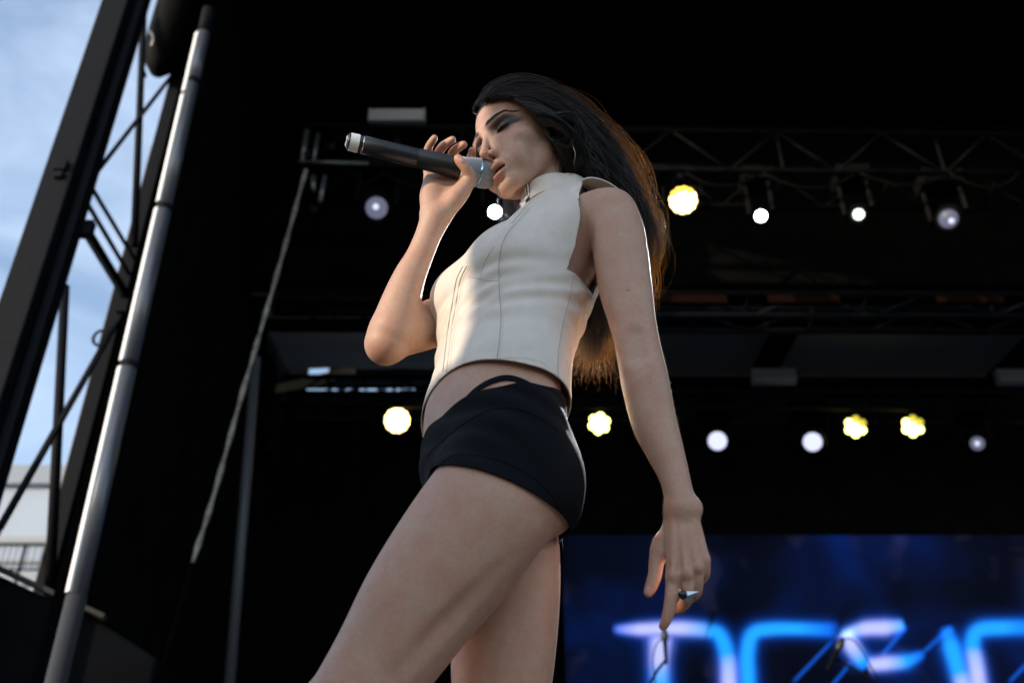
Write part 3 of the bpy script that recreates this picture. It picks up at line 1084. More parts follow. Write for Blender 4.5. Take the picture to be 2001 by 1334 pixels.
tag(tq, 'sunlit cream tarpaulin edge at the back left under the grey canvas', 'tarpaulin')

# ---------------------------------------------------------------- outside: pale warehouse and railing at lower left
wh = empty('warehouse', (-26, 42, 0), 'pale flat roofed warehouse beyond the tower at lower left', 'building')
WALLM = mat_plain('pale cladding', (0.34, 0.40, 0.49), 0.7, 0, 0.05, 0.3)  # bluish base tone stands in for shade on the facade
YW = 42.0
tl, tr = G(-260, 936, YW), G(330, 936, YW)
wz = tl[2]
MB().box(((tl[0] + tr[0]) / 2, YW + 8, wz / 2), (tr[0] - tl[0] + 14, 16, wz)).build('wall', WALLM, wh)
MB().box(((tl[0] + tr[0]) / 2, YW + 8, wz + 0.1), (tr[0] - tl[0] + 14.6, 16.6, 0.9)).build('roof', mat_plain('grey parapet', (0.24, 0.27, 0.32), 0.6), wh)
for i, py in enumerate((1056, 1096, 1130)):
    z = G(50, py, YW - 0.06)[2]
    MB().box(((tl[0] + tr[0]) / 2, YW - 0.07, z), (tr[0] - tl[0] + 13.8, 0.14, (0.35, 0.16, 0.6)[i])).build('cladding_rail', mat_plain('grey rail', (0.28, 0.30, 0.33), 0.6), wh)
ry = 26.0
rl = empty('railing', (G(50, 1130, ry)[0], ry, 0), 'grey mesh railing in front of the warehouse', 'railing')
zt, zb = G(50, 1062, ry)[2], G(50, 1112, ry)[2]
xa, xb = G(-120, 1062, ry)[0], G(220, 1062, ry)[0]
for z in (zt, zb):
    MB().box(((xa + xb) / 2, ry, z), (xb - xa, 0.05, 0.05)).build('rail', STEEL, rl)
x = xa
while x < xb:
    MB().box((x, ry, (zt + zb) / 2), (0.02, 0.02, zt - zb)).build('baluster', STEEL, rl)
    x += 0.16
for x in (xa + 0.02, (xa + xb) / 2, xb - 0.02):
    MB().box((x, ry + 0.04, zt / 2), (0.07, 0.07, zt)).build('post', STEEL, rl)

# dark stage wing platform at the lower left
wing = empty('wing_platform', (-3.1, 4.8, 0), 'dark covered side platform at the lower left corner', 'platform')
YWG = 4.72
w0, w1 = G(-60, 1092, YWG), G(200, 1216, YWG)
m = MB()
prof = [w0, w1]
m.add([(w0[0] - 0.4, YWG, w0[2] + 0.17), (w1[0], YWG, w1[2]), (w1[0] + 0.28, YWG, w1[2] - 0.16), (w1[0] + 0.28, YWG, 0), (w0[0] - 0.4, YWG, 0),
       (w0[0] - 0.4, YWG + 0.2, w0[2] + 0.17), (w1[0], YWG + 0.2, w1[2]), (w1[0] + 0.28, YWG + 0.2, w1[2] - 0.16), (w1[0] + 0.28, YWG + 0.2, 0), (w0[0] - 0.4, YWG + 0.2, 0)],
      [(0, 1, 2, 3, 4), (5, 9, 8, 7, 6), (0, 5, 6, 1), (1, 6, 7, 2), (2, 7, 8, 3), (3, 8, 9, 4), (4, 9, 5, 0)])
m.build('cover', mat_plain('dark navy cover', (0.0035, 0.004, 0.005), 0.95, 0, 0.3, 4, 0.004, spec=0.03), wing, bevel=0.02)
MB().bar(w0 + np.array([-0.2, -0.03, 0.10]), w1 + np.array([0.02, -0.03, 0.012]), 0.02, 0.05, (0, 1, 0)).build('edge_trim', mat_plain('scuffed edge', (0.012, 0.011, 0.010), 0.8), wing)

# made-up loudspeaker stacks, added out of view to keep the low sun off most of her
MESHM = mat_plain('speaker mesh', (0.02, 0.02, 0.02), 0.6, 0.3)
for (y0_, y1_, n_, h_, lab) in ((-0.80, 1.80, 5, 0.69, 'lower stack of black loudspeakers left of the stage, outside the picture'),
                                (-3.10, -0.82, 7, 0.80, 'taller stack of black loudspeakers left of the stage front, outside the picture')):
    pa = empty('speaker_stack', (-2.85, (y0_ + y1_) / 2, 0), lab, 'speaker stack')
    for i in range(n_):
        cab = MB().box((-2.85, (y0_ + y1_) / 2, i * h_ + h_ / 2 - 0.005), (0.5, y1_ - y0_, h_ - 0.01)).build('cabinet', BODYM, pa, bevel=0.015)
        MB().box((-2.592, (y0_ + y1_) / 2, i * h_ + h_ / 2 - 0.005), (0.016, y1_ - y0_ - 0.1, h_ - 0.1)).build('front_mesh', MESHM, cab)
# ---------------------------------------------------------------- the singer: body as one signed-distance surface
def px_r(rows):
    """rows (px, py, depth, half-width in px) -> (x, y, z, radius) in metres"""
    return [(*P(a, b, d), w * d / FPX) for a, b, d, w in rows]


Z0 = CAM_Z
W_T = np.array([  # torso stations: X, Y, Z above lens, half breadth, front, back, yaw
    (-0.014, 1.410, 0.650, 0.140, 0.080, 0.085, 20),
    (-0.019, 1.407, 0.745, 0.160, 0.095, 0.072, 22),
    (-0.0265, 1.403, 0.856, 0.140, 0.098, 0.084, 25),
    (-0.0204, 1.409, 0.935, 0.118, 0.085, 0.082, 28),
    (0.000, 1.411, 1.036, 0.126, 0.088, 0.090, 32),
    (0.020, 1.412, 1.090, 0.130, 0.090, 0.096, 34),
    (0.045, 1.415, 1.150, 0.138, 0.078, 0.090, 35),
    (0.064, 1.420, 1.200, 0.122, 0.046, 0.066, 35),
    (0.074, 1.415, 1.250, 0.070, 0.036, 0.050, 35)], float)
W_TOP = np.array([  # the leather top
    (-0.030, 1.402, 0.800, 0.158, 0.102, 0.099, 26),
    (-0.026, 1.402, 0.880, 0.153, 0.098, 0.099, 26),
    (-0.016, 1.408, 0.945, 0.139, 0.095, 0.101, 28),
    (0.000, 1.411, 1.036, 0.141, 0.106, 0.116, 32),
    (0.018, 1.412, 1.090, 0.146, 0.106, 0.116, 34),
    (0.044, 1.415, 1.150, 0.152, 0.104, 0.106, 35),
    (0.062, 1.420, 1.198, 0.143, 0.092, 0.086, 35),
    (0.071, 1.417, 1.240, 0.105, 0.070, 0.066, 35),
    (0.076, 1.412, 1.275, 0.070, 0.044, 0.054, 35)], float)
for _w in (W_T, W_TOP):
    _w[:, 2] += Z0


class Loft:
    def __init__(self, W):
        self.D = catmull(W, 24)
        self.z = self.D[:, 2].astype(np.float32)

    def frame(self, p):
        z = p[:, 2]
        r = [np.interp(z, self.z, self.D[:, i]).astype(np.float32) for i in (0, 1, 3, 4, 5, 6)]
        yaw = r[5] * np.float32(math.pi / 180)
        fx, fy = -np.cos(yaw), -np.sin(yaw)
        qx, qy = p[:, 0] - r[0], p[:, 1] - r[1]
        u = qx * (-fy) + qy * fx          # towards her left
        v = qx * fx + qy * fy             # towards her front
        return u, v, r[2], r[3], r[4]

    def sdf(self, p, cap=0.03, ex=2.2):
        u, v, a, bf, bb = self.frame(p)
        b = np.where(v > 0, bf, bb)
        k = (np.abs(u / a) ** ex + np.abs(v / b) ** ex) ** (1 / ex) + 1e-6
        kk = np.sqrt((u / (a * a)) ** 2 + (v / (b * b)) ** 2) * (1 / k) + 1e-6
        d = (k - 1) / np.maximum(kk, 1 / np.maximum(a, b))
        d = np.clip(d, -0.09, 1)
        if cap:
            d = smax(d, p[:, 2] - self.z[-1], cap)
            d = smax(d, self.z[0] - p[:, 2], cap)
        return d


TORSO, TOPF = Loft(W_T), Loft(W_TOP)


def at_torso(z, u, v, loft=None):
    """world point at height z (above the lens) and torso-frame offsets (left, front)"""
    L = loft or TORSO
    z = z + Z0
    x, y, yw = [np.interp(z, L.z, L.D[:, i]) for i in (0, 1, 6)]
    yw = math.radians(yw)
    fx, fy = -math.cos(yw), -math.sin(yw)
    return np.array([x - fy * u + fx * v, y + fx * u + fy * v, z])


# head frame (camera axes right/up/back, then world)
_l = nrm((0.5738, 0.510, 0.6408))
_f = nrm((-0.767, 0.0604, 0.6388))
_u = nrm(np.cross(_f, _l))
_f = nrm(np.cross(_l, _u))


def cam2w(v):
    return v[0] * np.array([1, 0, 0]) + v[1] * np.array([0, -sP, cP]) - v[2] * np.array([0, cP, sP])


H_R = np.stack([cam2w(_l), cam2w(_f), cam2w(_u)], 1)     # columns: her left, forward, up
H_O = CAMV + cam2w((0.0262, 0.3519, -1.943))


H_S = 1.06


def hw(x, y, z):
    return H_O + H_R @ (np.array([x, y, z]) * 0.001 * H_S)


def to_head(p):
    return ((p - H_O.astype(np.float32)) @ H_R.astype(np.float32)) * np.float32(1000.0 / H_S)


def head_sdf_mm(q, fine=True):
    """q: head coordinates in millimetres (left, forward, up; origin between the ears at eye level)"""
    m = q.copy()
    m[:, 0] = np.abs(q[:, 0])                       # mirror
    d = ell(m, (0, -13, 34), (74, 94, 80))           # cranium
    d = smin(d, ell(m, (0, 30, -20), (60, 60, 78)), 18)      # face mass
    d = smin(d, cone(m, (42, 14, -62), (13, 72, -97), 17, 15.5), 20)     # jaw
    d = smin(d, ell(m, (0, 79, -100), (17, 14.5, 13.5)), 10)     # chin
    d = smin(d, ell(m, (43, 56, -33), (20, 21, 16)), 16)       # cheek
    d = smin(d, ell(m, (30, 66, -62), (20, 18, 24)), 14)
    d = smin(d, cone(m, (9, 84, 13), (40, 72, 17), 6.5, 7.0), 12)    # brow
    d = smin(d, ell(m, (0, 74, -70), (30, 22, 24)), 12)       # muzzle
    d = smax(d, -ell(m, (31, 91, -3), (17, 15, 9.5)), 9)      # socket
    d = smax(d, -ell(m, (17, 86, -2), (6, 8, 8)), 6)
    # nose
    n = cone(m, (0, 83, 8), (0, 104, -36), 5.0, 6.2)
    n = smin(n, ell(m, (0, 105.5, -41), (8.0, 8.5, 7.6)), 5)
    n = smin(n, ell(m, (10.5, 94, -45), (6.6, 10, 7.0)), 4)
    n = smin(n, cone(m, (0, 104, -46), (0, 93, -53), 3.5, 4.0), 3)
    n = smin(n, cone(m, (4, 82, -2), (10, 86, -38), 4.0, 6.5), 6)
    d = smin(d, n, 7)
    d = smax(d, -ell(m, (6.3, 98.5, -51), (3.4, 6.2, 4.2)), 2.0)      # nostril
    # eyelids (closed, looking down)
    lid = ell(m, (31, 67.5, -3), (14.5, 13.0, 12.5))
    d = smin(d, lid, 2.2)
    # upper lid fold above, shallow groove
    a = np.clip((m[:, 0] - 31) / 17, -1.3, 1.3)
    zf = 4.5 - 4.0 * a * a - 0.8 * a
    gr = np.exp(-((m[:, 2] - zf) / 1.3) ** 2) * np.exp(-((m[:, 0] - 31) / 13) ** 4) * (m[:, 1] > 60)
    zl = -6.5 - 1.5 * a + 2.0 * a * a
    gl = np.exp(-((m[:, 2] - zl) / 1.1) ** 2) * np.exp(-((m[:, 0] - 31) / 12.5) ** 4) * (m[:, 1] > 60)
    d = d + 1.0 * gr + 1.0 * gl
    # upper lid drops over the eyeball: proud lip along the lash line
    gp = np.exp(-((m[:, 2] - zl - 2.0) / 1.5) ** 2) * np.exp(-((m[:, 0] - 31) / 13) ** 4) * (m[:, 1] > 60)
    d = d - 0.9 * gp
    # lips
    up = chain(m, catmull([(25, 81, -72.5, 1.6), (17, 89.5, -69.8, 3.1), (8, 95.0, -66.6, 4.1), (0, 96.2, -67.4, 3.8)], 5))
    lo = chain(m, catmull([(24, 80.5, -74.5, 1.7), (15, 88, -80.5, 3.9), (7, 92.2, -83.6, 4.9), (0, 93.2, -84.2, 5.0)], 5))
    d = smin(d, np.minimum(up, lo), 3.2)
    d = smax(d, -ell(m, (0, 92, -75.2), (20, 17, 3.8)), 2.2)      # open mouth
    d = smax(d, -ell(m, (0, 97.5, -58.5), (2.6, 4, 6)), 3)        # philtrum
    d = smax(d, -ell(m, (0, 93, -93), (13, 6.5, 3.6)), 6)         # under the lip
    # nasolabial fold and mouth corner
    nf = chain(m, catmull([(15.5, 92, -43, 1.6), (23, 88, -52, 2.0), (30, 80.5, -64, 2.0), (33, 75, -74, 1.4)], 5))
    d = d + 0.7 * np.exp(-(np.maximum(nf, 0) / 4.0) ** 2)
    ck = np.exp(-(((m[:, 0] - 35) / 9) ** 2 + ((m[:, 1] - 76) / 14) ** 2 + ((m[:, 2] + 58) / 10) ** 2))
    d = d - 0.3 * ck
    # teeth
    d = np.minimum(d, ell(m, (0, 74, -71.5), (19, 15, 6)))
    # ear
    e = ell(m, (73, -14, -6), (7, 17, 30), R=None)
    e = smax(e, -ell(m, (80, -9, -2), (5, 9, 17)), 4)
    e = smin(e, ell(m, (72, -6, -32), (5, 7, 8)), 4)
    d = smin(d, e, 4)
    return d


NECK_A, NECK_B = hw(0, -26, -52), P(1083, 424, 1.865)


def head_sdf(p):
    d = head_sdf_mm(to_head(p)) * np.float32(0.001 * H_S)
    nk = cone(p, NECK_A, NECK_B, 0.046, 0.049)
    # sterno-mastoid, near side
    nk = smin(nk, cone(p, hw(60, -22, -48), P(1046, 432, 1.825), 0.009, 0.010), 0.016)
    return smin(d, nk, 0.014)


class Limb:
    """smooth limb: radius and centre interpolated along a straight working axis"""
    def __init__(self, ctrl, n=30):
        D = catmull(np.array(ctrl), n)
        self.w = nrm(D[-1, :3] - D[0, :3])
        t = D[:, :3] @ self.w
        t = np.maximum.accumulate(t + np.arange(len(t)) * 1e-7)
        self.t, self.D = t.astype(np.float32), D.astype(np.float32)
        sl = np.gradient(D[:, 3]) / np.maximum(np.gradient(t), 1e-4)
        self.cs = (1 / np.sqrt(1 + np.clip(sl, -1, 1) ** 2)).astype(np.float32)

    def sdf(self, p):
        t = p @ self.w.astype(np.float32)
        q = p - np.stack([np.interp(t, self.t, self.D[:, i]) for i in range(3)], 1).astype(np.float32)
        r = np.interp(t, self.t, self.D[:, 3]).astype(np.float32)
        tt = np.clip(t, self.t[0], self.t[-1])
        ov = (t - tt)
        # beyond the ends q still carries the axial part, which rounds the caps
        return (np.sqrt((q * q).sum(1)) - r) * np.interp(t, self.t, self.cs).astype(np.float32)


# limbs -----------------------------------------------------------------
SH_L = P(1185, 402, 1.745)
ARM_L_C = px_r([(1120, 425, 1.80, 46), (1180, 404, 1.748, 50), (1204, 450, 1.715, 54), (1213, 500, 1.685, 55),
                      (1222, 560, 1.655, 53), (1239, 640, 1.605, 45), (1251, 700, 1.572, 45), (1261, 748, 1.55, 47),
                      (1279, 827, 1.52, 44), (1299, 880, 1.495, 37), (1316, 925, 1.475, 30.5), (1325, 960, 1.46, 29),
                      (1332, 992, 1.45, 32)])
ARM_R_C = px_r([(985, 560, 1.985, 52), (962, 590, 1.96, 52), (900, 614, 1.89, 50), (840, 634, 1.82, 47),
                      (795, 650, 1.772, 44), (764, 662, 1.748, 37)])
FORE_R_C = px_r([(756, 668, 1.740, 35), (767, 640, 1.746, 42), (787, 578, 1.765, 36.5), (803, 535, 1.778, 31),
                       (820, 500, 1.79, 26.5), (836, 462, 1.802, 25.5), (850, 428, 1.815, 29)])
THIGH_L_C = px_r([(985, 920, 1.50, 104), (958, 985, 1.475, 126), (888, 1086, 1.445, 127), (815, 1187, 1.415, 117),
                  (747, 1294, 1.385, 103), (690, 1380, 1.36, 95), (648, 1440, 1.35, 90)])
THIGH_R_C = px_r([(985, 960, 1.63, 95), (985, 1060, 1.60, 108), (988, 1170, 1.565, 106), (982, 1300, 1.53, 101),
                        (975, 1420, 1.50, 90)])
LIMB = {k: Limb(c) for k, c in (('AL', ARM_L_C), ('AR', ARM_R_C), ('FR', FORE_R_C), ('TL', THIGH_L_C), ('TR', THIGH_R_C))}
THIGH_L, THIGH_R = np.array(THIGH_L_C), np.array(THIGH_R_C)
KNEE_L = np.array(P(648, 1440, 1.35))
KNEE_R = np.array(P(975, 1420, 1.50))

SHIN_L = catmull([(*KNEE_L, 0.056), (*(KNEE_L + (0.035, 0.01, -0.13)), 0.055), (*(KNEE_L + (0.03, 0.02, -0.27)), 0.042),
                  (KNEE_L[0] + 0.02, KNEE_L[1] + 0.03, DECK + 0.085, 0.032), (KNEE_L[0] + 0.0, KNEE_L[1] + 0.03, DECK + 0.045, 0.034)], 5)
SHIN_R = catmull([(*KNEE_R, 0.056), (*(KNEE_R + (0.05, 0.01, -0.13)), 0.055), (*(KNEE_R + (0.08, 0.02, -0.27)), 0.042),
                  (KNEE_R[0] + 0.10, KNEE_R[1] + 0.03, DECK + 0.085, 0.032), (KNEE_R[0] + 0.09, KNEE_R[1] + 0.03, DECK + 0.045, 0.034)], 5)


def foot(a):
    a = np.array(a)
    return [(a[0] + 0.03, a[1], DECK + 0.032, 0.030), (a[0] - 0.05, a[1] - 0.01, DECK + 0.034, 0.034),
            (a[0] - 0.13, a[1] - 0.02, DECK + 0.022, 0.022), (a[0] - 0.18, a[1] - 0.025, DECK + 0.014, 0.014)]


def fing(rows):
    return catmull([(*P(a, b, d), r) for a, b, d, r in rows], 4)


def hand_l(p):
    wr = (1331, 990, 1.449)
    d = None
    for mx, my, md, r in ((1316, 1128, 1.407, .0098), (1341, 1124, 1.405, .0098), (1361, 1112, 1.409, .0092), (1375, 1094, 1.415, .0086)):
        wx = 1331 + (mx - 1346) * 0.42
        c = cone(p, P(wx, 992, 1.450), P(mx, my, md), .0125, r)
        d = c if d is None else smin(d, c, .0065)
    d = smin(d, cone(p, P(1322, 1020, 1.458), P(1292, 1075, 1.446), .015, .0125), .014)
    for a, b in (((1333, 1050, 1.44), (1345, 1090, 1.425)),):
        d = smin(d, cone(p, P(*a), P(*b), .016, .013), .012)
    # fingers
    F = [fing([(1316, 1126, 1.407, .0100), (1313, 1152, 1.398, .0086), (1309, 1186, 1.388, .0083), (1302, 1210, 1.384, .0070), (1296, 1223, 1.384, .0058)]),
         fing([(1341, 1122, 1.406, .0100), (1343, 1150, 1.399, .0086), (1341, 1172, 1.400, .0083), (1330, 1187, 1.412, .0072), (1321, 1190, 1.421, .0062)]),
         fing([(1361, 1110, 1.410, .0094), (1363, 1134, 1.406, .0080), (1360, 1157, 1.410, .0077), (1350, 1168, 1.423, .0068), (1342, 1172, 1.432, .0060)]),
         fing([(1375, 1092, 1.416, .0086), (1378, 1110, 1.414, .0070), (1377, 1124, 1.418, .0067), (1370, 1133, 1.428, .0060), (1363, 1136, 1.436, .0052)])]
    for f in F:
        d = smin(d, chain(p, f), .0030)
    # knuckles, tendons
    for mx, my, md in ((1316, 1127, 1.400), (1341, 1122, 1.398), (1362, 1109, 1.403)):
        d = smin(d, ell(p, P(mx, my, md), (.0072, .0072, .0072)), .005)
        wx = 1331 + (mx - 1346) * 0.5
        d = smin(d, cone(p, P(wx, 1010, 1.436), P(mx, my - 8, md + .0), .0034, .0042), .004)
    t = fing([(1296, 1062, 1.448, .0140), (1284, 1092, 1.438, .0105), (1280, 1122, 1.428, .0092), (1273, 1144, 1.421, .0084), (1267, 1157, 1.417, .0062)])
    d = smin(d, chain(p, t), .008)
    # ulna head at the wrist
    d = smin(d, ell(p, P(1358, 992, 1.445), (.010, .010, .011)), .010)
    return d


def hand_r(p):
    d = None
    for wx, mx, my, md, r in ((838, 838, 338, 1.880, .0088), (846, 858, 333, 1.884, .0094), (856, 880, 333, 1.886, .0098), (866, 904, 338, 1.882, .0098)):
        c = cone(p, P(wx, 415, 1.820), P(mx, my, md), .0140, r)
        d = c if d is None else smin(d, c, .010)
    d = smin(d, ell(p, P(842, 380, 1.838), (.016, .014, .030), None), .014)       # heel of the palm
    d = smin(d, chain(p, fing([(872, 412, 1.818, .0150), (893, 384, 1.826, .0170), (911, 360, 1.835, .0135), (918, 344, 1.834, .0108),
                               (910, 328, 1.828, .0095), (900, 316, 1.8275, .0090), (895, 310, 1.829, .0072)])), .010)
    F = [fing([(838, 336, 1.882, .0090), (833, 308, 1.888, .0078), (838, 288, 1.880, .0072), (845, 276, 1.870, .0066), (849, 270, 1.866, .0058)]),
         fing([(858, 331, 1.886, .0094), (855, 306, 1.893, .0084), (864, 288, 1.885, .0079), (877, 278, 1.873, .0072), (884, 273, 1.868, .0062)]),
         fing([(880, 331, 1.888, .0096), (881, 308, 1.895, .0086), (889, 294, 1.886, .0081), (900, 286, 1.874, .0075), (906, 283, 1.868, .0066)]),
         fing([(904, 336, 1.884, .0096), (916, 316, 1.898, .0086), (921, 306, 1.893, .0080), (923, 298, 1.885, .0074), (923, 295, 1.880, .0068)])]
    for f in F:
        d = smin(d, chain(p, f), .0035)
    return d


def part_bound(rows, pad=0.0):
    rows = np.asarray(rows)
    c = 0.5 * (rows[:, :3].min(0) + rows[:, :3].max(0))
    r = np.linalg.norm(rows[:, :3] - c, axis=1).max() + rows[:, 3].max() + pad
    return c, r


_LGV = nrm(np.asarray(P(815, 1155, 1.415)) - P(965, 985, 1.475))
GLUTE_L = at_torso(0.708, 0.066, -0.014)
GLUTE_R = at_torso(0.708, -0.070, -0.014)


HAM = [(*P(1010, 1100, 1.370), .010), (*P(960, 1142, 1.361), .012), (*P(880, 1215, 1.347), .012), (*P(780, 1325, 1.309), .012)]


def thigh_l(p):
    return smax(LIMB['TL'].sdf(p), -chain(p, HAM), .017)


def lower_sdf(p):
    d = TORSO.sdf(p)
    d = smin(d, thigh_l(p), 0.030)
    d2 = LIMB['TR'].sdf(p)
    d = smin(d, ell(p, GLUTE_L, (.076, .066, .080)), 0.035)
    d2 = smin(d2, ell(p, GLUTE_R, (.072, .064, .078)), 0.03)
    # crease between the legs stays sharp low down, soft inside the pelvis
    k = np.clip((p[:, 2] - (Z0 + 0.62)) / 0.08, 0, 1) * 0.022 + 0.006
    return smin(d, d2, k)


def core_sdf(p, c, r):
    BIG = np.float32(1.0)
    d = np.full(len(p), BIG, np.float32)

    def near(b, pad=0.06):
        return np.linalg.norm(b[0] - c) < b[1] + r + pad
    if c[2] - r < Z0 + 1.36 and c[2] + r > Z0 + 0.50 and near(((0, 1.41, Z0 + 0.95), 0.44)):
        if c[2] - r < Z0 + 0.95:
            d = lower_sdf(p)
            # belly: slight hollow line and navel side softness
        else:
            d = TORSO.sdf(p)
        # pectoral / armpit fold
        d = smin(d, cone(p, at_torso(1.175, 0.03, 0.045), at_torso(1.165, 0.125, 0.004), .022, .024), 0.03)
        d = smin(d, cone(p, at_torso(1.165, -0.03, -0.05), at_torso(1.15, 0.125, -0.030), .03, .028), 0.03)
    else:
        if near(B_TL):
            d = np.minimum(d, thigh_l(p))
        if near(B_TR):
            d = smin(d, LIMB['TR'].sdf(p), 0.006)
    if c[2] - r < Z0 + 0.47:
        if near(B_SL):
            e = smin(chain(p, SHIN_L), chain(p, foot(SHIN_L[-1])), 0.02)
            e = smin(e, ell(p, KNEE_L + np.array([-0.012, 0, 0.004]), (.052, .05, .056)), .02)
            d = smin(d, e, 0.02)
        if near(B_SR):
            e = smin(chain(p, SHIN_R), chain(p, foot(SHIN_R[-1])), 0.02)
            e = smin(e, ell(p, KNEE_R + np.array([-0.012, 0, 0.004]), (.052, .05, .056)), .02)
            d = smin(d, e, 0.02)
    # left arm
    if near(B_AL):
        e = LIMB['AL'].sdf(p)
        if near(B_HL):
            e = smin(e, hand_l(p), 0.010)
        for a_, b_, r_, k_ in (((1222, 742, 1.517), (1262, 716, 1.523), .0016, .010), ((1218, 728, 1.522), (1250, 708, 1.527), .0012, .008),
                               ((1248, 690, 1.535), (1246, 650, 1.552), .006, .022)):
            e = smax(e, -cone(p, P(*a_), P(*b_), r_, r_), k_)
        k = np.clip(1 - np.linalg.norm(p - SH_L.astype(np.float32), axis=1) / 0.16, 0, 1) * 0.022 + 0.0012
        d = smin(d, e, k)
        for a_, b_, r_ in (((1152, 452, 1.692), (1160, 500, 1.684), .0022), ((1160, 500, 1.684), (1166, 560, 1.668), .002), ((1146, 470, 1.70), (1154, 520, 1.69), .0012)):
            d = smax(d, -cone(p, P(*a_), P(*b_), r_, r_), .010)
    if near(B_AR):
        e = smin(LIMB['AR'].sdf(p), LIMB['FR'].sdf(p), 0.026)
        e = smin(e, ell(p, P(748, 680, 1.742), (.017, .017, .017)), 0.03)
        if near(B_HR):
            e = smin(e, hand_r(p), 0.010)
        d = smin(d, e, 0.0015)
    return d


_hl = np.array([(*P(1300, 1100, 1.42), .0)])
B_TL, B_TR = part_bound(THIGH_L), part_bound(THIGH_R)
B_SL = (0.5 * (SHIN_L[0, :3] + SHIN_L[-1, :3]), 0.40)
B_SR = (0.5 * (SHIN_R[0, :3] + SHIN_R[-1, :3]), 0.40)
B_HL = (np.array(P(1325, 1100, 1.43)), 0.13)
B_HR = (np.array(P(870, 345, 1.85)), 0.12)
B_AL = (np.array(P(1250, 800, 1.56)), 0.46)
B_AR = (np.array(P(850, 500, 1.83)), 0.30)
HEAD_C = hw(0, 0, -10)


def body_sdf(p, c, r):
    d = core_sdf(p, c, r)
    if np.linalg.norm(HEAD_C - c) < 0.30 + r:
        d = smin(d, head_sdf(p), np.clip((Z0 + 1.30 - p[:, 2]) / 0.05, 0, 1) * 0.022 + 0.0012)
    return d


# planes cut through the clothes
def plane3(a, b, c, towards):
    a, b, c = map(np.asarray, (a, b, c))
    n = nrm(np.cross(b - a, c - a))
    if n @ (np.asarray(towards) - a) < 0:
        n = -n
    return n, float(n @ a)
def hair_line(q):
    """positive where scalp carries hair; q head mm"""
    x, y, z = np.abs(q[:, 0]), q[:, 1], q[:, 2]
    yl = np.interp(z, [-80, -45, -28, -10, 10, 30, 48, 58, 66, 74, 90], [-35, -22, 2, 14, 24, 40, 57, 72, 86, 96, 120])
    return yl - y - 0.10 * np.maximum(x - 55, 0)


H_BODY, H_HEAD = 0.0019, 0.0011
CUT_Z = Z0 + 1.262       # seam between the two sampling densities, under the collar


def smooth_mesh(v, q, n, mask=None):
    """Taubin smoothing: evens out sampling ripples without shrinking the form"""
    e = np.concatenate([q[:, [0, 1]], q[:, [1, 2]], q[:, [2, 3]], q[:, [3, 0]]]) if q.shape[1] == 4 else \
        np.concatenate([q[:, [0, 1]], q[:, [1, 2]], q[:, [2, 0]]])
    a = np.concatenate([e[:, 0], e[:, 1]])
    b = np.concatenate([e[:, 1], e[:, 0]])
    cnt = np.maximum(np.bincount(a, minlength=len(v)), 1)[:, None]
    v = v.copy()
    for i in range(n):
        lap = np.stack([np.bincount(a, v[b, k], minlength=len(v)) for k in range(3)], 1) / cnt - v
        if mask is not None:
            lap[~mask] = 0
        v += lap * (0.62 if i % 2 == 0 else -0.60)
    return v


def build_body(mat, parent):
    lo = np.array([-0.52, 1.05, DECK - 0.01])
    hi = np.array([0.36, 1.78, Z0 + 1.62])
    # everything but the head
    HB = (HEAD_C, 0.155)
    nA = nrm(np.asarray(NECK_A) - NECK_B)
    seam_o = np.asarray(NECK_B) + nA * 0.035

    def in_head(x):
        return (np.linalg.norm(x - HEAD_C, axis=1) < 0.19) & (((x - seam_o) @ nA) > 0) & ~in_hand(x)

    def in_hand(x):
        return is_hand_r(x)
    v1, q1 = extract(body_sdf, lo, hi, H_BODY)
    fixed = in_hand(v1) | (np.linalg.norm(v1 - np.asarray(P(1322, 1105, 1.42)), axis=1) < 0.085) | in_head(v1)
    v1 = smooth_mesh(v1, q1, 24, ~fixed)
    m = in_head(v1)
    q1 = q1[~m[q1].all(1)]
    lo2 = HEAD_C - 0.19
    hi2 = HEAD_C + 0.19

    def hs(p, c, r):
        d = head_sdf(p)
        return smin(d, TORSO.sdf(p), np.clip((Z0 + 1.30 - p[:, 2]) / 0.05, 0, 1) * 0.022 + 0.0012)
    v2, q2 = extract(hs, lo2, hi2, H_HEAD)
    m2 = ((v2 - seam_o) @ nA > -0.004) & (np.linalg.norm(v2 - HEAD_C, axis=1) < 0.1895)
    q2 = q2[m2[q2].all(1)]
    v = np.vstack([v1, v2])
    q = np.vstack([q1, q2 + len(v1)])
    used = np.unique(q)
    rm = -np.ones(len(v), int)
    rm[used] = np.arange(len(used))
    v, q = v[used], rm[q]
    col, ro = skin_colour(v)
    o = mesh_np('body', v, q, mat, parent, col={'Col': col, 'Rough': np.repeat(ro[:, None], 3, 1)})
    return o


def noise3(p, sc, seed=0):
    """cheap value noise from summed sines, about -1..1"""
    r = np.random.default_rng(seed)
    s = np.zeros(len(p))
    for i in range(7):
        k = r.normal(size=3)
        k *= sc * (0.6 + 0.25 * i) / np.linalg.norm(k)
        s += np.sin(p @ k + r.uniform(0, 6.28)) / (1 + 0.25 * i)
    return s / 3.0


def is_hand_r(v):
    c = (v - CAMV) @ np.array([[1, 0, 0], [0, -sP, cP], [0, cP, sP]]).T
    return (1000.5 + FPX * c[:, 0] / np.maximum(c[:, 2], 0.1) < 930) & (np.linalg.norm(v - np.asarray(P(868, 345, 1.862)), axis=1) < 0.14)


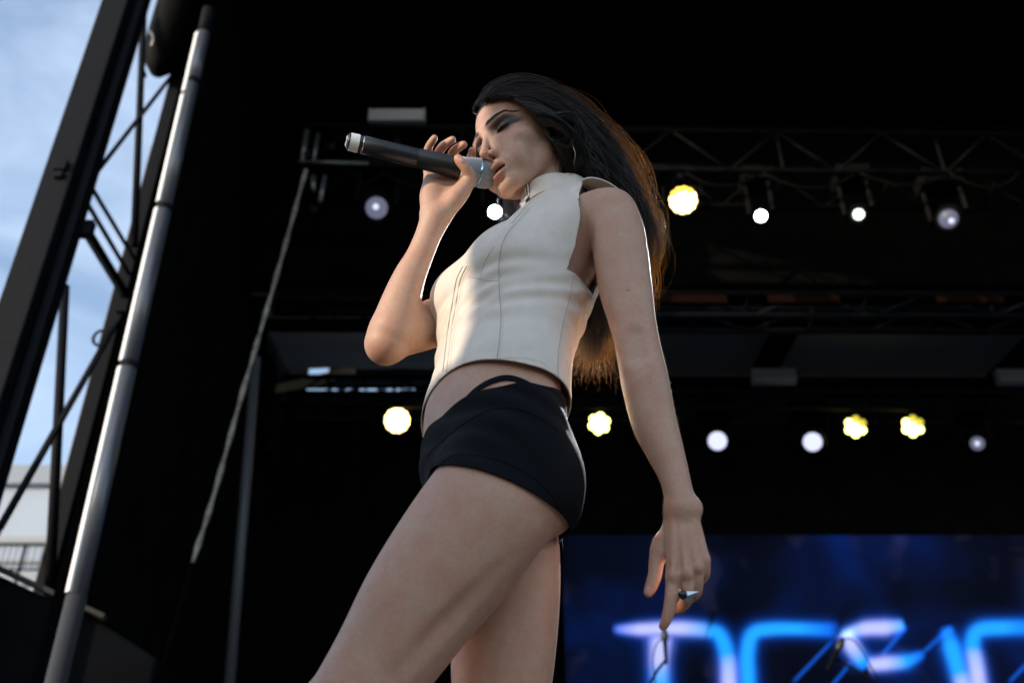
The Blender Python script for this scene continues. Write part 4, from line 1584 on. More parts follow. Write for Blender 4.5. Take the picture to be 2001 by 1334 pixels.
def skin_colour(v):
    v32 = v.astype(np.float32)
    base = np.array([0.525, 0.318, 0.225])
    c = np.repeat(base[None], len(v), 0)
    ro = np.full(len(v), 0.48)
    # mottling, warmer knuckles and elbow
    n1 = noise3(v, 60, 1)[:, None]
    n2 = noise3(v, 170, 2)[:, None]
    c *= 1 + 0.035 * n1 * np.array([0.4, 1, 1.1]) + 0.02 * n2 * np.array([0.3, 1, 1])

    def blob(pt, r, target, amt):
        w = np.exp(-((v - np.asarray(pt)) ** 2).sum(1) / r ** 2)[:, None] * amt
        c[:] = c * (1 - w) + np.asarray(target) * w
    red = (0.50, 0.22, 0.15)
    blob(P(742, 690, 1.72), .022, red, .55)
    for q_ in ((849, 270, 1.866), (884, 273, 1.868), (906, 283, 1.868), (923, 295, 1.88), (895, 312, 1.823), (1296, 1222, 1.384), (1267, 1156, 1.417)):
        blob(P(*q_), .011, (0.56, 0.25, 0.18), .6)
    for q_ in ((1316, 1127, 1.395), (1341, 1122, 1.395), (1362, 1109, 1.398), (1309, 1186, 1.382)):
        blob(P(*q_), .010, red, .40)
    blob(P(870, 375, 1.83), .03, (0.55, 0.27, 0.19), .35)
    blob(P(640, 1100, 1.30), .12, red, .12)
    # moles
    mole = (0.10, 0.045, 0.03)
    for q_, r_ in (((1227, 567, 1.60), .0032), ((1222, 421, 1.665), .002), ((1221, 514, 1.63), .0015), ((1256, 545, 1.63), .002),
                   ((1233, 630, 1.565), .0018), ((1270, 747, 1.517), .0027), ((855, 786, 1.57), .0018), ((1247, 586, 1.61), .0013)):
        rr = ray(q_[0], q_[1])
        # distance to the sight line, near depth only
        dp = v - CAMV
        t = dp @ nrm(rr)
        dist = np.linalg.norm(dp - t[:, None] * nrm(rr), axis=1)
        w = (np.exp(-(dist / (r_ * 0.45)) ** 4) * (t < np.linalg.norm(rr) * (q_[2] + 0.06)))[:, None] * 0.8
        c[:] = c * (1 - w) + np.asarray(mole) * w
    # face
    q = to_head(v32)
    hm = (np.linalg.norm(q, axis=1) < 150) & ~is_hand_r(v)
    x, y, z = np.abs(q[:, 0]), q[:, 1], q[:, 2]
    fr = hm & (y > 35)

    def mix(w, t, r=None):
        w = np.where(fr, w, 0)[:, None]
        c[:] = c * (1 - w) + np.asarray(t) * w
        if r is not None:
            ro[:] = ro * (1 - w[:, 0]) + r * w[:, 0]
    sm = lambda e0, e1, t: (lambda s: s * s * (3 - 2 * s))(np.clip((t - e0) / (e1 - e0), 0, 1))
    # foundation: cleaner, a little paler
    mix(np.full(len(v), 0.35), (0.545, 0.338, 0.245), 0.44)
    # blush
    mix(0.40 * np.exp(-(((x - 48) / 16) ** 2 + ((z + 24) / 14) ** 2)), (0.52, 0.25, 0.19))
    # nose tip, nostril flush
    mix(0.25 * np.exp(-((x / 12) ** 2 + ((z + 43) / 8) ** 2)) * (y > 92), (0.55, 0.26, 0.19))
    # eye shadow
    a = (x - 31) / 17
    zl = -6.5 - 1.5 * a + 2.0 * a * a
    top = 11.0 - 4.0 * (a - 0.2) ** 2 + 2.0 * a
    out = np.clip((x - 22) / 30, 0, 1)
    w_sh = sm(-3.5, 1.5, z - zl) * (1 - sm(-2.5, 6.0, z - top)) * sm(12, 20, x) * (1 - sm(46, 60, x + 0.25 * (z - 6)))
    mix(0.90 * w_sh, (0.024, 0.022, 0.024), 0.5)
    mix(0.55 * np.exp(-(((x - 15) / 6.0) ** 2 + ((z - 4) / 8.0) ** 2)) * (y < 86), (0.10, 0.060, 0.045))
    mix(0.45 * np.exp(-(((x - 36) / 15) ** 2 + ((z - 9) / 4.5) ** 2)), (0.05, 0.04, 0.04))
    # pale shimmer mid lid
    mix(0.42 * np.exp(-(((x - 26) / 5.0) ** 2 + ((z - 1.0) / 2.6) ** 2)), (0.30, 0.29, 0.29), 0.35)
    # wing and lower lash smudge
    wing = np.exp(-((z - (zl + 0.42 * np.maximum(x - 40, 0))) / 3.0) ** 2) * sm(14, 20, x) * (1 - sm(50, 60, x))
    mix(0.92 * wing, (0.020, 0.018, 0.018), 0.45)
    mix(0.45 * np.exp(-((z - zl + 3.2) / 2.4) ** 2) * sm(16, 26, x) * (1 - sm(44, 50, x)), (0.10, 0.07, 0.06))
    # brow
    zb = 15.0 + 5.0 * np.sin(np.clip((x - 8) / 46, 0, 1) * 2.5) - 1.0
    hb = 5.4 * (1 - 0.75 * np.clip((x - 26) / 32, 0, 1))
    st = 0.5 + 0.5 * np.sin((x * 0.9 + z * 1.4) * 2.2)
    wb = (1 - sm(0.55, 1.15, np.abs(z - zb) / hb)) * sm(7, 13, x) * (1 - sm(52, 60, x))
    mix((0.88 + 0.10 * st) * wb, (0.012, 0.009, 0.007), 0.95)
    # lips
    lu = chain(np.stack([x, y, z], 1).astype(np.float32), catmull([(25, 81, -72.5, 1.4), (17, 89.5, -69.8, 3.0), (8, 95.0, -66.6, 3.9), (0, 96.2, -67.4, 3.6)], 5)) if fr.any() else 0
    ll = chain(np.stack([x, y, z], 1).astype(np.float32), catmull([(24, 80.5, -74.5, 1.6), (15, 88, -80.5, 3.7), (7, 92.2, -83.6, 4.7), (0, 93.2, -84.2, 4.8)], 5))
    wl = 1 - sm(0.1, 1.5, np.minimum(lu, ll))
    mix(0.85 * wl, (0.36, 0.165, 0.135), 0.36)
    # mouth cavity and teeth
    cav = (np.abs(z + 75.2) < 4.5) & (x < 19) & (np.minimum(lu, ll) > 0.9) & (y < 92) & (y > 60)
    mix(np.where(cav, 0.9, 0), (0.06, 0.018, 0.016))
    # nostrils
    mix(0.75 * np.exp(-(((x - 6.3) / 3.0) ** 2 + ((z + 50.5) / 3.2) ** 2)) * (y > 88) * (y < 103), (0.10, 0.035, 0.025))
    # hair roots darken the scalp
    hl = hair_line(q)
    wsc = np.where(hm & (np.linalg.norm(v - HEAD_C, axis=1) < 0.16), sm(-1.5, 5.0, hl + 1.5 * np.sin(x * 1.1) * np.sin(z * 1.3)), 0)[:, None]
    wsc = wsc * (to_head(v32)[:, 2] > -60)[:, None]
    ear = (np.abs(q[:, 0]) > 66)[:, None] & (q[:, 1] > -34)[:, None] & (q[:, 2] < 28)[:, None]
    wsc = np.where(ear, 0, wsc)
    c[:] = c * (1 - wsc) + np.array((0.014, 0.010, 0.008)) * wsc
    ro[:] = ro * (1 - wsc[:, 0]) + 0.95 * wsc[:, 0]
    return np.clip(c, 0.01, 0.9), ro


def mat_skin():
    m, nt, b = mat_new('skin')
    at = nt.nodes.new('ShaderNodeAttribute')
    at.attribute_name = 'Col'
    ar = nt.nodes.new('ShaderNodeAttribute')
    ar.attribute_name = 'Rough'
    tc = nt.nodes.new('ShaderNodeTexCoord')
    no = nt.nodes.new('ShaderNodeTexNoise')
    no.inputs['Scale'].default_value = 900
    no.inputs['Detail'].default_value = 3
    bp = nt.nodes.new('ShaderNodeBump')
    bp.inputs['Distance'].default_value = 0.0008
    bp.inputs['Strength'].default_value = 0.5
    nt.links.new(tc.outputs['Object'], no.inputs['Vector'])
    nt.links.new(bp.outputs['Normal'], b.inputs['Normal'])
    n2 = nt.nodes.new('ShaderNodeTexNoise')
    n2.inputs['Scale'].default_value = 210
    n2.inputs['Detail'].default_value = 6
    n2.inputs['Roughness'].default_value = 0.7
    n3 = nt.nodes.new('ShaderNodeTexNoise')
    n3.inputs['Scale'].default_value = 38
    n3.inputs['Detail'].default_value = 4
    r2 = nt.nodes.new('ShaderNodeValToRGB')
    r2.color_ramp.elements[0].position, r2.color_ramp.elements[0].color = 0.30, (0.91, 0.87, 0.85, 1)
    r2.color_ramp.elements[1].position, r2.color_ramp.elements[1].color = 0.70, (1.04, 1.045, 1.045, 1)
    r3 = nt.nodes.new('ShaderNodeValToRGB')
    r3.color_ramp.elements[0].position, r3.color_ramp.elements[0].color = 0.32, (1.0, 0.88, 0.86, 1)
    r3.color_ramp.elements[1].position, r3.color_ramp.elements[1].color = 0.62, (1.0, 1.02, 1.02, 1)
    m1 = nt.nodes.new('ShaderNodeMix')
    m2 = nt.nodes.new('ShaderNodeMix')
    for m_ in (m1, m2):
        m_.data_type = 'RGBA'
        m_.blend_type = 'MULTIPLY'
        m_.inputs['Factor'].default_value = 1.0
    for n_ in (n2, n3):
        nt.links.new(tc.outputs['Object'], n_.inputs['Vector'])
    nt.links.new(n2.outputs['Fac'], r2.inputs['Fac'])
    nt.links.new(n3.outputs['Fac'], r3.inputs['Fac'])
    nt.links.new(at.outputs['Color'], m1.inputs['A'])
    nt.links.new(r2.outputs['Color'], m1.inputs['B'])
    nt.links.new(m1.outputs['Result'], m2.inputs['A'])
    nt.links.new(r3.outputs['Color'], m2.inputs['B'])
    nt.links.new(m2.outputs['Result'], b.inputs['Base Color'])
    ad = nt.nodes.new('ShaderNodeMath')
    ad.operation = 'ADD'
    nt.links.new(no.outputs['Fac'], ad.inputs[0])
    nt.links.new(n2.outputs['Fac'], ad.inputs[1])
    nt.links.new(ad.outputs[0], bp.inputs['Height'])
    nt.links.new(ar.outputs['Fac'], b.inputs['Roughness'])
    b.inputs['Subsurface Weight'].default_value = 0.12
    b.inputs['Subsurface Radius'].default_value = (1.0, 0.35, 0.2)
    b.inputs['Subsurface Scale'].default_value = 0.008
    b.inputs['Specular IOR Level'].default_value = 0.45
    return m


SKIN = mat_skin()
PERSON = empty('person', (-0.05, 1.42, DECK), 'woman in a cream sleeveless leather top and black shorts singing into a microphone', 'person')
t_body = __import__('time').time()
BODY = build_body(SKIN, PERSON)
print('body', len(BODY.data.vertices), __import__('time').time() - t_body)
# ---------------------------------------------------------------- clothes
def top_sdf(p, c=None, r=None):
    d = TOPF.sdf(p, cap=0)
    b1 = ell(p, BUST_L, (.060, .054, .056))
    b2 = ell(p, BUST_R, (.060, .054, .056))
    d = smin(d, smin(b1, b2, 0.08), 0.045)
    y = chain(p, YOKE_L, squash=((0, 0, 1), 0.52))
    d = smin(d, y, 0.022)
    y = chain(p, YOKE_R, squash=((0, 0, 1), 0.7))
    d = smin(d, y, 0.03)
    # soft creases in the leather: drag lines from the side towards the front
    u, v, a, bf, bb = TOPF.frame(p)
    z = p[:, 2] - Z0
    s = z + 0.32 * u
    w = np.exp(-((z - 0.985) / 0.055) ** 2)
    f = 0.0014 * np.sin(s * 165 + 1.5 * np.sin(u * 26) + 1.2 * np.sin(v * 31)) * np.sin(u * 21 + v * 27 + 0.7) * w
    f += 0.0011 * np.sin((z - 0.45 * u) * 240 + 2.2 * np.sin(v * 40)) * np.exp(-((z - 1.00) / 0.04) ** 2) * (u > -0.05)
    wb = np.exp(-((v + 0.05) / 0.05) ** 2) * np.exp(-((z - 1.02) / 0.05) ** 2)
    f += 0.0026 * np.sin((z + 0.5 * v) * 150) * wb
    # dart under the bust
    f += 0.0035 * np.exp(-((z - 1.043) / 0.011) ** 2) * np.clip(v / 0.08, 0, 1)
    return d + f.astype(np.float32)


BUST_L = at_torso(1.084, 0.058, 0.064, TOPF)
BUST_R = at_torso(1.086, -0.064, 0.067, TOPF)
YOKE_L = catmull([(*at_torso(1.246, 0.045, -0.012, TOPF), .036), (*at_torso(1.221, 0.105, -0.014, TOPF), .050),
                  (*at_torso(1.207, 0.150, -0.014, TOPF), .056), (*at_torso(1.200, 0.200, -0.014, TOPF), .058)], 4)
YOKE_R = catmull([(*at_torso(1.250, -0.045, -0.012, TOPF), .034), (*at_torso(1.222, -0.105, -0.010, TOPF), .046),
                  (*at_torso(1.205, -0.160, -0.008, TOPF), .046)], 4)


def g_hem(v):
    u, w, *_ = TOPF.frame(v)
    return (Z0 + 0.839 + 0.034 * (np.clip(w, 0, 0.1) / 0.1) ** 2 - 0.012 * np.clip(-w, 0, 0.1) / 0.1) - v[:, 2]


def g_arm_l(v):
    u, w, *_ = TOPF.frame(v)
    z = v[:, 2] - Z0
    ve = np.interp(z, [1.05, 1.085, 1.13, 1.16, 1.205, 1.26], [-.008, -.001, .017, .032, .042, .042])
    uw = np.interp(z, [1.06, 1.165, 1.185, 1.205, 1.222, 1.26], [.05, .05, .070, .108, .136, .136])
    g = np.minimum(np.minimum(u - uw, ve - w + 0.6 * np.maximum(z - 1.215, 0)), np.minimum(w + 0.085, z - 1.042))
    g = np.maximum(g, np.where(z > 1.17, u - 0.143, -1))
    return g


def g_arm_r(v):
    u, w, *_ = TOPF.frame(v)
    z = v[:, 2] - Z0
    g = np.minimum(np.minimum(-u - 0.055, 0.052 - w), np.minimum(w + 0.085, z - 1.05))
    g = np.minimum(g, 1.215 - z)
    return np.maximum(g, -u - 0.150)


NK_AX = nrm(np.asarray(NECK_A) - NECK_B)
NK_C = P(1084, 406, 1.868)


def g_neck(v):
    q = v - NK_C
    t = q @ NK_AX
    rr = np.linalg.norm(q - t[:, None] * NK_AX, axis=1)
    return np.where(t > -0.02, np.minimum(0.052 - rr, t + 0.02), -1.0) * (t < 0.08) - (t >= 0.08)


def mat_leather():
    m, nt, b = mat_new('cream leather')
    b.inputs['Base Color'].default_value = (0.62, 0.57, 0.50, 1)
    b.inputs['Roughness'].default_value = 0.5
    b.inputs['Specular IOR Level'].default_value = 0.4
    tc = nt.nodes.new('ShaderNodeTexCoord')
    vo = nt.nodes.new('ShaderNodeTexVoronoi')
    vo.inputs['Scale'].default_value = 620
    no = nt.nodes.new('ShaderNodeTexNoise')
    no.inputs['Scale'].default_value = 45
    no.inputs['Detail'].default_value = 5
    ad = nt.nodes.new('ShaderNodeMath')
    ad.operation = 'MULTIPLY_ADD'
    ad.inputs[1].default_value = 0.22
    bp = nt.nodes.new('ShaderNodeBump')
    bp.inputs['Distance'].default_value = 0.0011
    bp.inputs['Strength'].default_value = 0.55
    for n in (vo, no):
        nt.links.new(tc.outputs['Object'], n.inputs['Vector'])
    nt.links.new(vo.outputs['Distance'], ad.inputs[0])
    nt.links.new(no.outputs['Fac'], ad.inputs[2])
    nt.links.new(ad.outputs[0], bp.inputs['Height'])
    nt.links.new(bp.outputs['Normal'], b.inputs['Normal'])
    rp = nt.nodes.new('ShaderNodeValToRGB')
    rp.color_ramp.elements[0].color = (0.66, 0.585, 0.505, 1)
    rp.color_ramp.elements[0].position = 0.3
    rp.color_ramp.elements[1].color = (0.725, 0.645, 0.56, 1)
    rp.color_ramp.elements[1].position = 0.7
    nt.links.new(no.outputs['Fac'], rp.inputs['Fac'])
    nt.links.new(rp.outputs['Color'], b.inputs['Base Color'])
    return m


LEATHER = mat_leather()
SEAM = mat_plain('seam thread', (0.42, 0.385, 0.34), 0.6)
SILVER = mat_plain('silver', (0.80, 0.79, 0.77), 0.22, 1.0)

tv, tq = extract(lambda p, c, r: top_sdf(p), (-0.30, 1.15, Z0 + 0.80), (0.34, 1.74, Z0 + 1.31), 0.0026)
tt = quads_to_tris(tq)
for _g in (g_hem, g_arm_l, g_arm_r, g_neck, lambda v: v[:, 2] - (Z0 + 1.295)):
    tv, tt = clip_tris(tv, tt, _g)
# keep the garment only, not stray islands
TOP = mesh_np('leather_top', tv, tt, LEATHER, PERSON)
_bm = bmesh.new()
_bm.from_mesh(TOP.data)
_seen, _best = set(), []
for _f0 in _bm.verts:
    if _f0.index in _seen:
        continue
    st, isl = [_f0], []
    _seen.add(_f0.index)
    while st:
        x = st.pop()
        isl.append(x)
        for e_ in x.link_edges:
            y = e_.other_vert(x)
            if y.index not in _seen:
                _seen.add(y.index)
                st.append(y)
    if len(isl) > len(_best):
        _drop = _best
        _best = isl
    else:
        _drop = isl
    _bm_del = _drop
    if _drop:
        for x in _drop:
            x.tag = True
bmesh.ops.delete(_bm, geom=[x for x in _bm.verts if x.tag], context='VERTS')
_bm.to_mesh(TOP.data)
_bm.free()
TOP_V = np.empty(len(TOP.data.vertices) * 3, np.float32)
TOP.data.vertices.foreach_get('co', TOP_V)
TOP_BVH = BVHTree.FromPolygons(TOP_V.reshape(-1, 3).tolist(), [tuple(p_.vertices) for p_ in TOP.data.polygons])
md = TOP.modifiers.new('thickness', 'SOLIDIFY')
md.thickness = 0.0022
md.offset = -1.0

_bv = np.empty(len(BODY.data.vertices) * 3, np.float32)
BODY.data.vertices.foreach_get('co', _bv)
BODY_BVH = BVHTree.FromPolygons(_bv.reshape(-1, 3).tolist(), [tuple(p_.vertices) for p_ in BODY.data.polygons])


def on_surface(bvh, pix, lift=0.0, n=10):
    """curve lying on a mesh where the sight lines of a pixel polyline meet it"""
    out = []
    for x, y in catmull(np.array(pix, float), n):
        dr = Vector(nrm(ray(x, y)))
        h = bvh.ray_cast(Vector(CAMV), dr)
        if h[0] is not None:
            nn = h[1] if h[1].dot(dr) < 0 else -h[1]
            out.append(np.array(h[0] + nn * lift))
    return np.array(out)


def seam(pix, r=0.0008, name='seam', mat=None, parent=None, lift=0.0001, n=10):
    pts = on_surface(TOP_BVH, pix, lift, n)
    if len(pts) < 4:
        return None
    # drop jumps
    return MB().tube(pts, r, 5).build(name, mat or SEAM, parent or TOP, smooth=True)


def stitches(pix, parent=None, n=30, seg=0.0026, gap=0.0016):
    pts = on_surface(TOP_BVH, pix, 0.0003, n)
    if len(pts) < 4:
        return
    L = np.concatenate([[0], np.cumsum(np.linalg.norm(np.diff(pts, axis=0), axis=1))])
    m = MB()
    s = 0.0
    while s + seg < L[-1]:
        q = [np.array([np.interp(t, L, pts[:, k]) for k in range(3)]) for t in (s, s + seg)]
        m.tube(q, 0.00045, 4)
        s += seg + gap
    o = m.build('stitching', LEATHER, parent or TOP)
    tag(o, kind='stuff')


SEAMS = [
    [(1034, 408), (1012, 432), (992, 455), (980, 482), (975, 520), (976, 570), (979, 620), (976, 665), (970, 708)],
    [(1122, 534), (1112, 585), (1101, 630), (1092, 680), (1090, 720), (1094, 752)],
    [(974, 548), (955, 549), (938, 545), (915, 541)],
    [(965, 482), (952, 503), (942, 528), (940, 545)],
]
for k_, pix in enumerate(SEAMS):
    seam(pix, 0.0008 if k_ < 2 else 0.00045)
stitches([(x + 5, y) for x, y in SEAMS[0]])
stitches([(x + 4, y + 1) for x, y in SEAMS[1]])
stitches([(1141, 382), (1137, 410), (1130, 455), (1118, 495), (1107, 520)])
stitches([(855, 742), (900, 721), (955, 703), (1010, 699), (1060, 708), (1085, 738)])
# front zip: two welt edges and the dark teeth between
ZIP_PIX = [(905, 520), (893, 545), (887, 575), (883, 600), (876, 640), (870, 690), (866, 725)]
zp = on_surface(TOP_BVH, ZIP_PIX, 0.0004, 14)
ZIPPER = MB().tube(zp, 0.0009, 6).build('zipper', mat_plain('zip teeth', (0.42, 0.39, 0.35), 0.4, 0.3), TOP, smooth=True)
seam([(x + 7, y) for x, y in ZIP_PIX], 0.0011, 'zipper_welt', LEATHER, lift=0.0006)
stitches([(x + 12, y) for x, y in ZIP_PIX])

# standing collar
def ring(c, ax, r, n, front, open_a, sq=1.0):
    x = nrm(front - ax * (front @ ax))
    y = np.cross(ax, x)
    a = np.linspace(open_a, 2 * math.pi - open_a, n)
    return [c + (x * math.cos(t) * r + y * math.sin(t) * r * sq) for t in a]


FRONT = H_R[:, 1]
TOR_F = np.array([-0.82, -0.57, 0])
rows = []
for h, r_ in ((-0.018, 0.0605), (-0.008, 0.0585), (0.004, 0.0568), (0.016, 0.0560), (0.028, 0.0558)):
    rows.append(ring(np.asarray(NK_C) + NK_AX * h, NK_AX, r_, 72, TOR_F, 0.10))
cv = np.array(rows).reshape(-1, 3)
cf = np.array([[i * 72 + k, i * 72 + k + 1, (i + 1) * 72 + k + 1, (i + 1) * 72 + k] for i in range(4) for k in range(71)])
COLLAR = mesh_np('collar', cv, cf, LEATHER, TOP)
md = COLLAR.modifiers.new('thickness', 'SOLIDIFY')
md.thickness = 0.003
md.offset = 0
md = COLLAR.modifiers.new('round', 'SUBSURF')
md.levels = md.render_levels = 1
# beaded chain closing the collar
m = MB()
ch = []
for i, h in enumerate(np.linspace(0.026, -0.030, 15)):
    for s in (-1, 1):
        c = np.asarray(NK_C) + NK_AX * h
        x = nrm(TOR_F - NK_AX * (TOR_F @ NK_AX))
        y = np.cross(NK_AX, x)
        a = 0.055 * s + 0.03
        rr = 0.0595 + max(0, -h - 0.005) * 0.6
        q = c + x * math.cos(a) * rr + y * math.sin(a) * rr
        m.lathe(q - NK_AX * 0.0017, NK_AX, [(0, 0), (0.0006, 0.0015), (0.0017, 0.0020), (0.0028, 0.0015), (0.0034, 0)], 8)
for q in on_surface(TOP_BVH, [(1034, 398), (1022, 412), (1010, 425), (1000, 436)], 0.0012, 5):
    m.lathe(q - NK_AX * 0.0017, NK_AX, [(0, 0), (0.0006, 0.0015), (0.0017, 0.0021), (0.0028, 0.0015), (0.0034, 0)], 8)
m.build('chain_trim', SILVER, TOP, smooth=True)


# ---------------------------------------------------------------- shorts
PL_WAIST = plane3(P(826, 862, 1.62), P(990, 781, 1.53), P(1095, 878, 1.70), P(950, 900, 1.58))
PL_LEG_L = plane3(P(828, 958, 1.575), P(900, 908, 1.415), P(1112, 1062, 1.545), P(1000, 800, 1.60))
PL_LEG_R = plane3(P(828, 958, 1.575), P(1085, 1098, 1.60), at_torso(0.63, -0.16, 0.0), P(1000, 800, 1.60))


def shorts_sdf(p, c, r):
    d = lower_sdf(p) - 0.0032
    u, v, *_ = TORSO.frame(p)
    z = p[:, 2] - Z0
    s = z - 0.55 * v + 0.25 * u
    w = np.exp(-((z - 0.80) / 0.05) ** 2) * np.clip((v + 0.09) / 0.10, 0, 1)
    f = 0.0028 * np.sin(s * 150 + 1.3 * np.sin(u * 25)) * w
    f += 0.0022 * np.sin((z - 0.9 * v) * 120 + 2.0) * np.exp(-((z - 0.72) / 0.05) ** 2) * np.clip((v - 0.0) / 0.06, 0, 1)
    return d + f.astype(np.float32)


def g_waist(v):
    return PL_WAIST[1] - v @ PL_WAIST[0] + 0.004 * np.sin(v[:, 0] * 40)


def g_legs(v):
    u, w, *_ = TORSO.frame(v)
    a = np.minimum(PL_LEG_L[1] - v @ PL_LEG_L[0], u + 0.004)
    b = np.minimum(PL_LEG_R[1] - v @ PL_LEG_R[0], -u - 0.004)
    return np.maximum(a, b)


sv, sq_ = extract(shorts_sdf, (-0.26, 1.15, Z0 + 0.50), (0.26, 1.68, Z0 + 0.93), 0.0026)
sv = smooth_mesh(sv, sq_, 16)
st_ = quads_to_tris(sq_)
g_w = lambda v: -(v @ PL_WAIST[0] - PL_WAIST[1])
for _g in (g_w, g_legs):
    sv, st_ = clip_tris(sv, st_, _g)
BLACK_KNIT, nt, b = mat_new('black stretch knit')
b.inputs['Base Color'].default_value = (0.0042, 0.005, 0.0075, 1)
b.inputs['Roughness'].default_value = 0.75
b.inputs['Sheen Weight'].default_value = 0.0
b.inputs['Specular IOR Level'].default_value = 0.09
b.inputs['Sheen Roughness'].default_value = 0.4
tc = nt.nodes.new('ShaderNodeTexCoord')
wv = nt.nodes.new('ShaderNodeTexNoise')
wv.inputs['Scale'].default_value = 700
bp = nt.nodes.new('ShaderNodeBump')
bp.inputs['Distance'].default_value = 0.0006
nt.links.new(tc.outputs['Object'], wv.inputs['Vector'])
nt.links.new(wv.outputs['Fac'], bp.inputs['Height'])
nt.links.new(bp.outputs['Normal'], b.inputs['Normal'])
SHORTS = mesh_np('shorts', sv, st_, BLACK_KNIT, PERSON)
md = SHORTS.modifiers.new('thickness', 'SOLIDIFY')
md.thickness = 0.0018
md.offset = 1.0
_sv = np.empty(len(SHORTS.data.vertices) * 3, np.float32)
SHORTS.data.vertices.foreach_get('co', _sv)
SHORTS_BVH = BVHTree.FromPolygons(_sv.reshape(-1, 3).tolist(), [tuple(p_.vertices) for p_ in SHORTS.data.polygons])
for pix in ([(846, 930), (872, 900), (905, 889), (960, 897), (1010, 914), (1062, 950), (1100, 1005), (1112, 1030)],
            [(834, 895), (870, 858), (915, 824), (960, 802), (1000, 797), (1045, 812), (1090, 842)]):
    q_ = on_surface(SHORTS_BVH, pix, 0.0017, 12)
    MB().tube(q_, 0.0010, 6).build('seam', BLACK_KNIT, SHORTS, smooth=True)
# thin waist strap riding above the waistband
sp = on_surface(BODY_BVH, [(905, 790), (930, 765), (958, 748), (990, 740), (1022, 748), (1055, 768), (1082, 793), (1092, 806)], 0.0018, 12)
m = MB()
vv, ff = [], []
for i, c in enumerate(sp):
    hgt = np.array([0, 0, 0.0042])
    h = BODY_BVH.find_nearest(Vector(c))
    nn = np.array(h[1])
    nn = nn if nn @ (CAMV - c) > 0 else -nn
    for k in ((-1, 0), (1, 0), (1, 1), (-1, 1)):
        vv.append(c + hgt * k[0] + nn * 0.0016 * k[1])
for i in range(len(sp) - 1):
    for k in range(4):
        ff.append((i * 4 + k, i * 4 + (k + 1) % 4, i * 4 + 4 + (k + 1) % 4, i * 4 + 4 + k))
m.add(vv, ff)
m.build('waist_strap', BLACK_KNIT, SHORTS, smooth=False)

# eyelashes, drawn along the lash line of both lids
LASH = mat_plain('lash', (0.006, 0.005, 0.005), 0.5)
for sx in (1, -1):
    V_ = []
    for k in range(46):
        x = 17 + 27 * k / 45
        a_ = (x - 31) / 17
        z = -6.2 - 1.5 * a_ + 2.0 * a_ * a_
        y0 = 67.5 + 13.3 * math.sqrt(max(0.02, 1 - ((x - 31) / 15.5) ** 2 - ((z + 3) / 13) ** 2))
        ln = 6.5 + 2.5 * (x - 17) / 27 + random.uniform(-1, 1)
        sp_ = 0.25 + 0.6 * (x - 24) / 20
        pts = [(x, y0 - 0.6, z), (x + sp_ * ln * 0.4, y0 + ln * 0.45, z - ln * 0.38), (x + sp_ * ln * 0.75, y0 + ln * 0.8, z - ln * 0.30)]
        V_.append([hw(sx * p_[0], p_[1], p_[2]) for p_ in pts])
    m = MB()
    for q_ in V_:
        m.tube(q_, [0.00042, 0.00030, 0.00008], 4)
    tag(m.build('eyelashes', LASH, BODY), kind='stuff')

# brow hairs
for sx in (1, -1):
    m = MB()
    for k in range(100):
        x = 13 + 42 * (k + random.random()) / 100
        zc = 14.0 + 5.0 * math.sin(min(max((x - 8) / 46, 0), 1) * 2.5)
        hb_ = 3.4 * (1 - 0.75 * min(max((x - 26) / 32, 0), 1))
        z = zc + random.uniform(-0.55, 0.55) * hb_
        # find the brow surface along the forward axis
        ys = np.linspace(60, 100, 81)
        dd = head_sdf_mm(np.stack([np.full(81, x), ys, np.full(81, z)], 1).astype(np.float32))
        j = np.nonzero(dd < 0)[0]
        if len(j) == 0:
            continue
        y = ys[j[-1]] + 0.3
        dx = 0.55 + 0.45 * (x - 9) / 46
        dz = 0.9 - 1.1 * (x - 9) / 46
        L_ = random.uniform(4.0, 6.5)
        m.tube([hw(sx * x, y, z), hw(sx * (x + dx * L_ * 0.5), y + 0.9 - 0.012 * (x - 10) * L_ * 0.5, z + dz * L_ * 0.5), hw(sx * (x + dx * L_), y + 0.8 - 0.03 * (x - 8) * L_ * 0.5, z + dz * L_ * 0.9)], [0.00022, 0.00020, 0.00006], 3)
    tag(m.build('eyebrow', LASH, BODY), kind='stuff')

MB().tube(catmull(np.array([P(1116, 279, 1.842), P(1121, 290, 1.838), P(1124, 303, 1.838), P(1121, 322, 1.842)]), 6), 0.0009, 6).build('earring', SILVER, PERSON, smooth=True)

# nails and ring
NAIL = mat_plain('nail', (0.55, 0.34, 0.29), 0.22)


def nail(c, n, along, w=0.0042, l=0.0052):
    n = nrm(n)
    al = nrm(np.asarray(along) - n * (np.asarray(along) @ n))
    x = np.cross(al, n)
    vv, ff = [], []
    for i in range(5):
        for k in range(7):
            a = (k / 6 - 0.5) * 2
            t = (i / 4 - 0.5) * 2
            ww = w * (1 - 0.25 * max(t, 0) ** 2)
            vv.append(np.asarray(c) + x * a * ww + al * t * l + n * (0.0010 - 0.0016 * a * a - 0.0006 * t * t))
    for i in range(4):
        for k in range(6):
            ff.append((i * 7 + k, i * 7 + k + 1, i * 7 + k + 8, i * 7 + k + 7))
    o = MB().add(vv, ff).build('fingernail', NAIL, BODY, smooth=True)
    return o


def nail_at(px, py, px2, py2, **k):
    dr = Vector(nrm(ray(px, py)))
    h = BODY_BVH.ray_cast(Vector(CAMV), dr)
    if h[0] is None:
        return
    n = np.array(h[1])
    n = n if n @ np.array(dr) < 0 else -n
    h2 = np.array(P(px2, py2, 1.0)) - P(px, py, 1.0)
    nail(np.array(h[0]) + n * 0.0002, n, h2, **k)


nail_at(1267.5, 1153, 1262, 1166)
nail_at(900.5, 313.5, 893, 306, w=0.0036, l=0.0045)

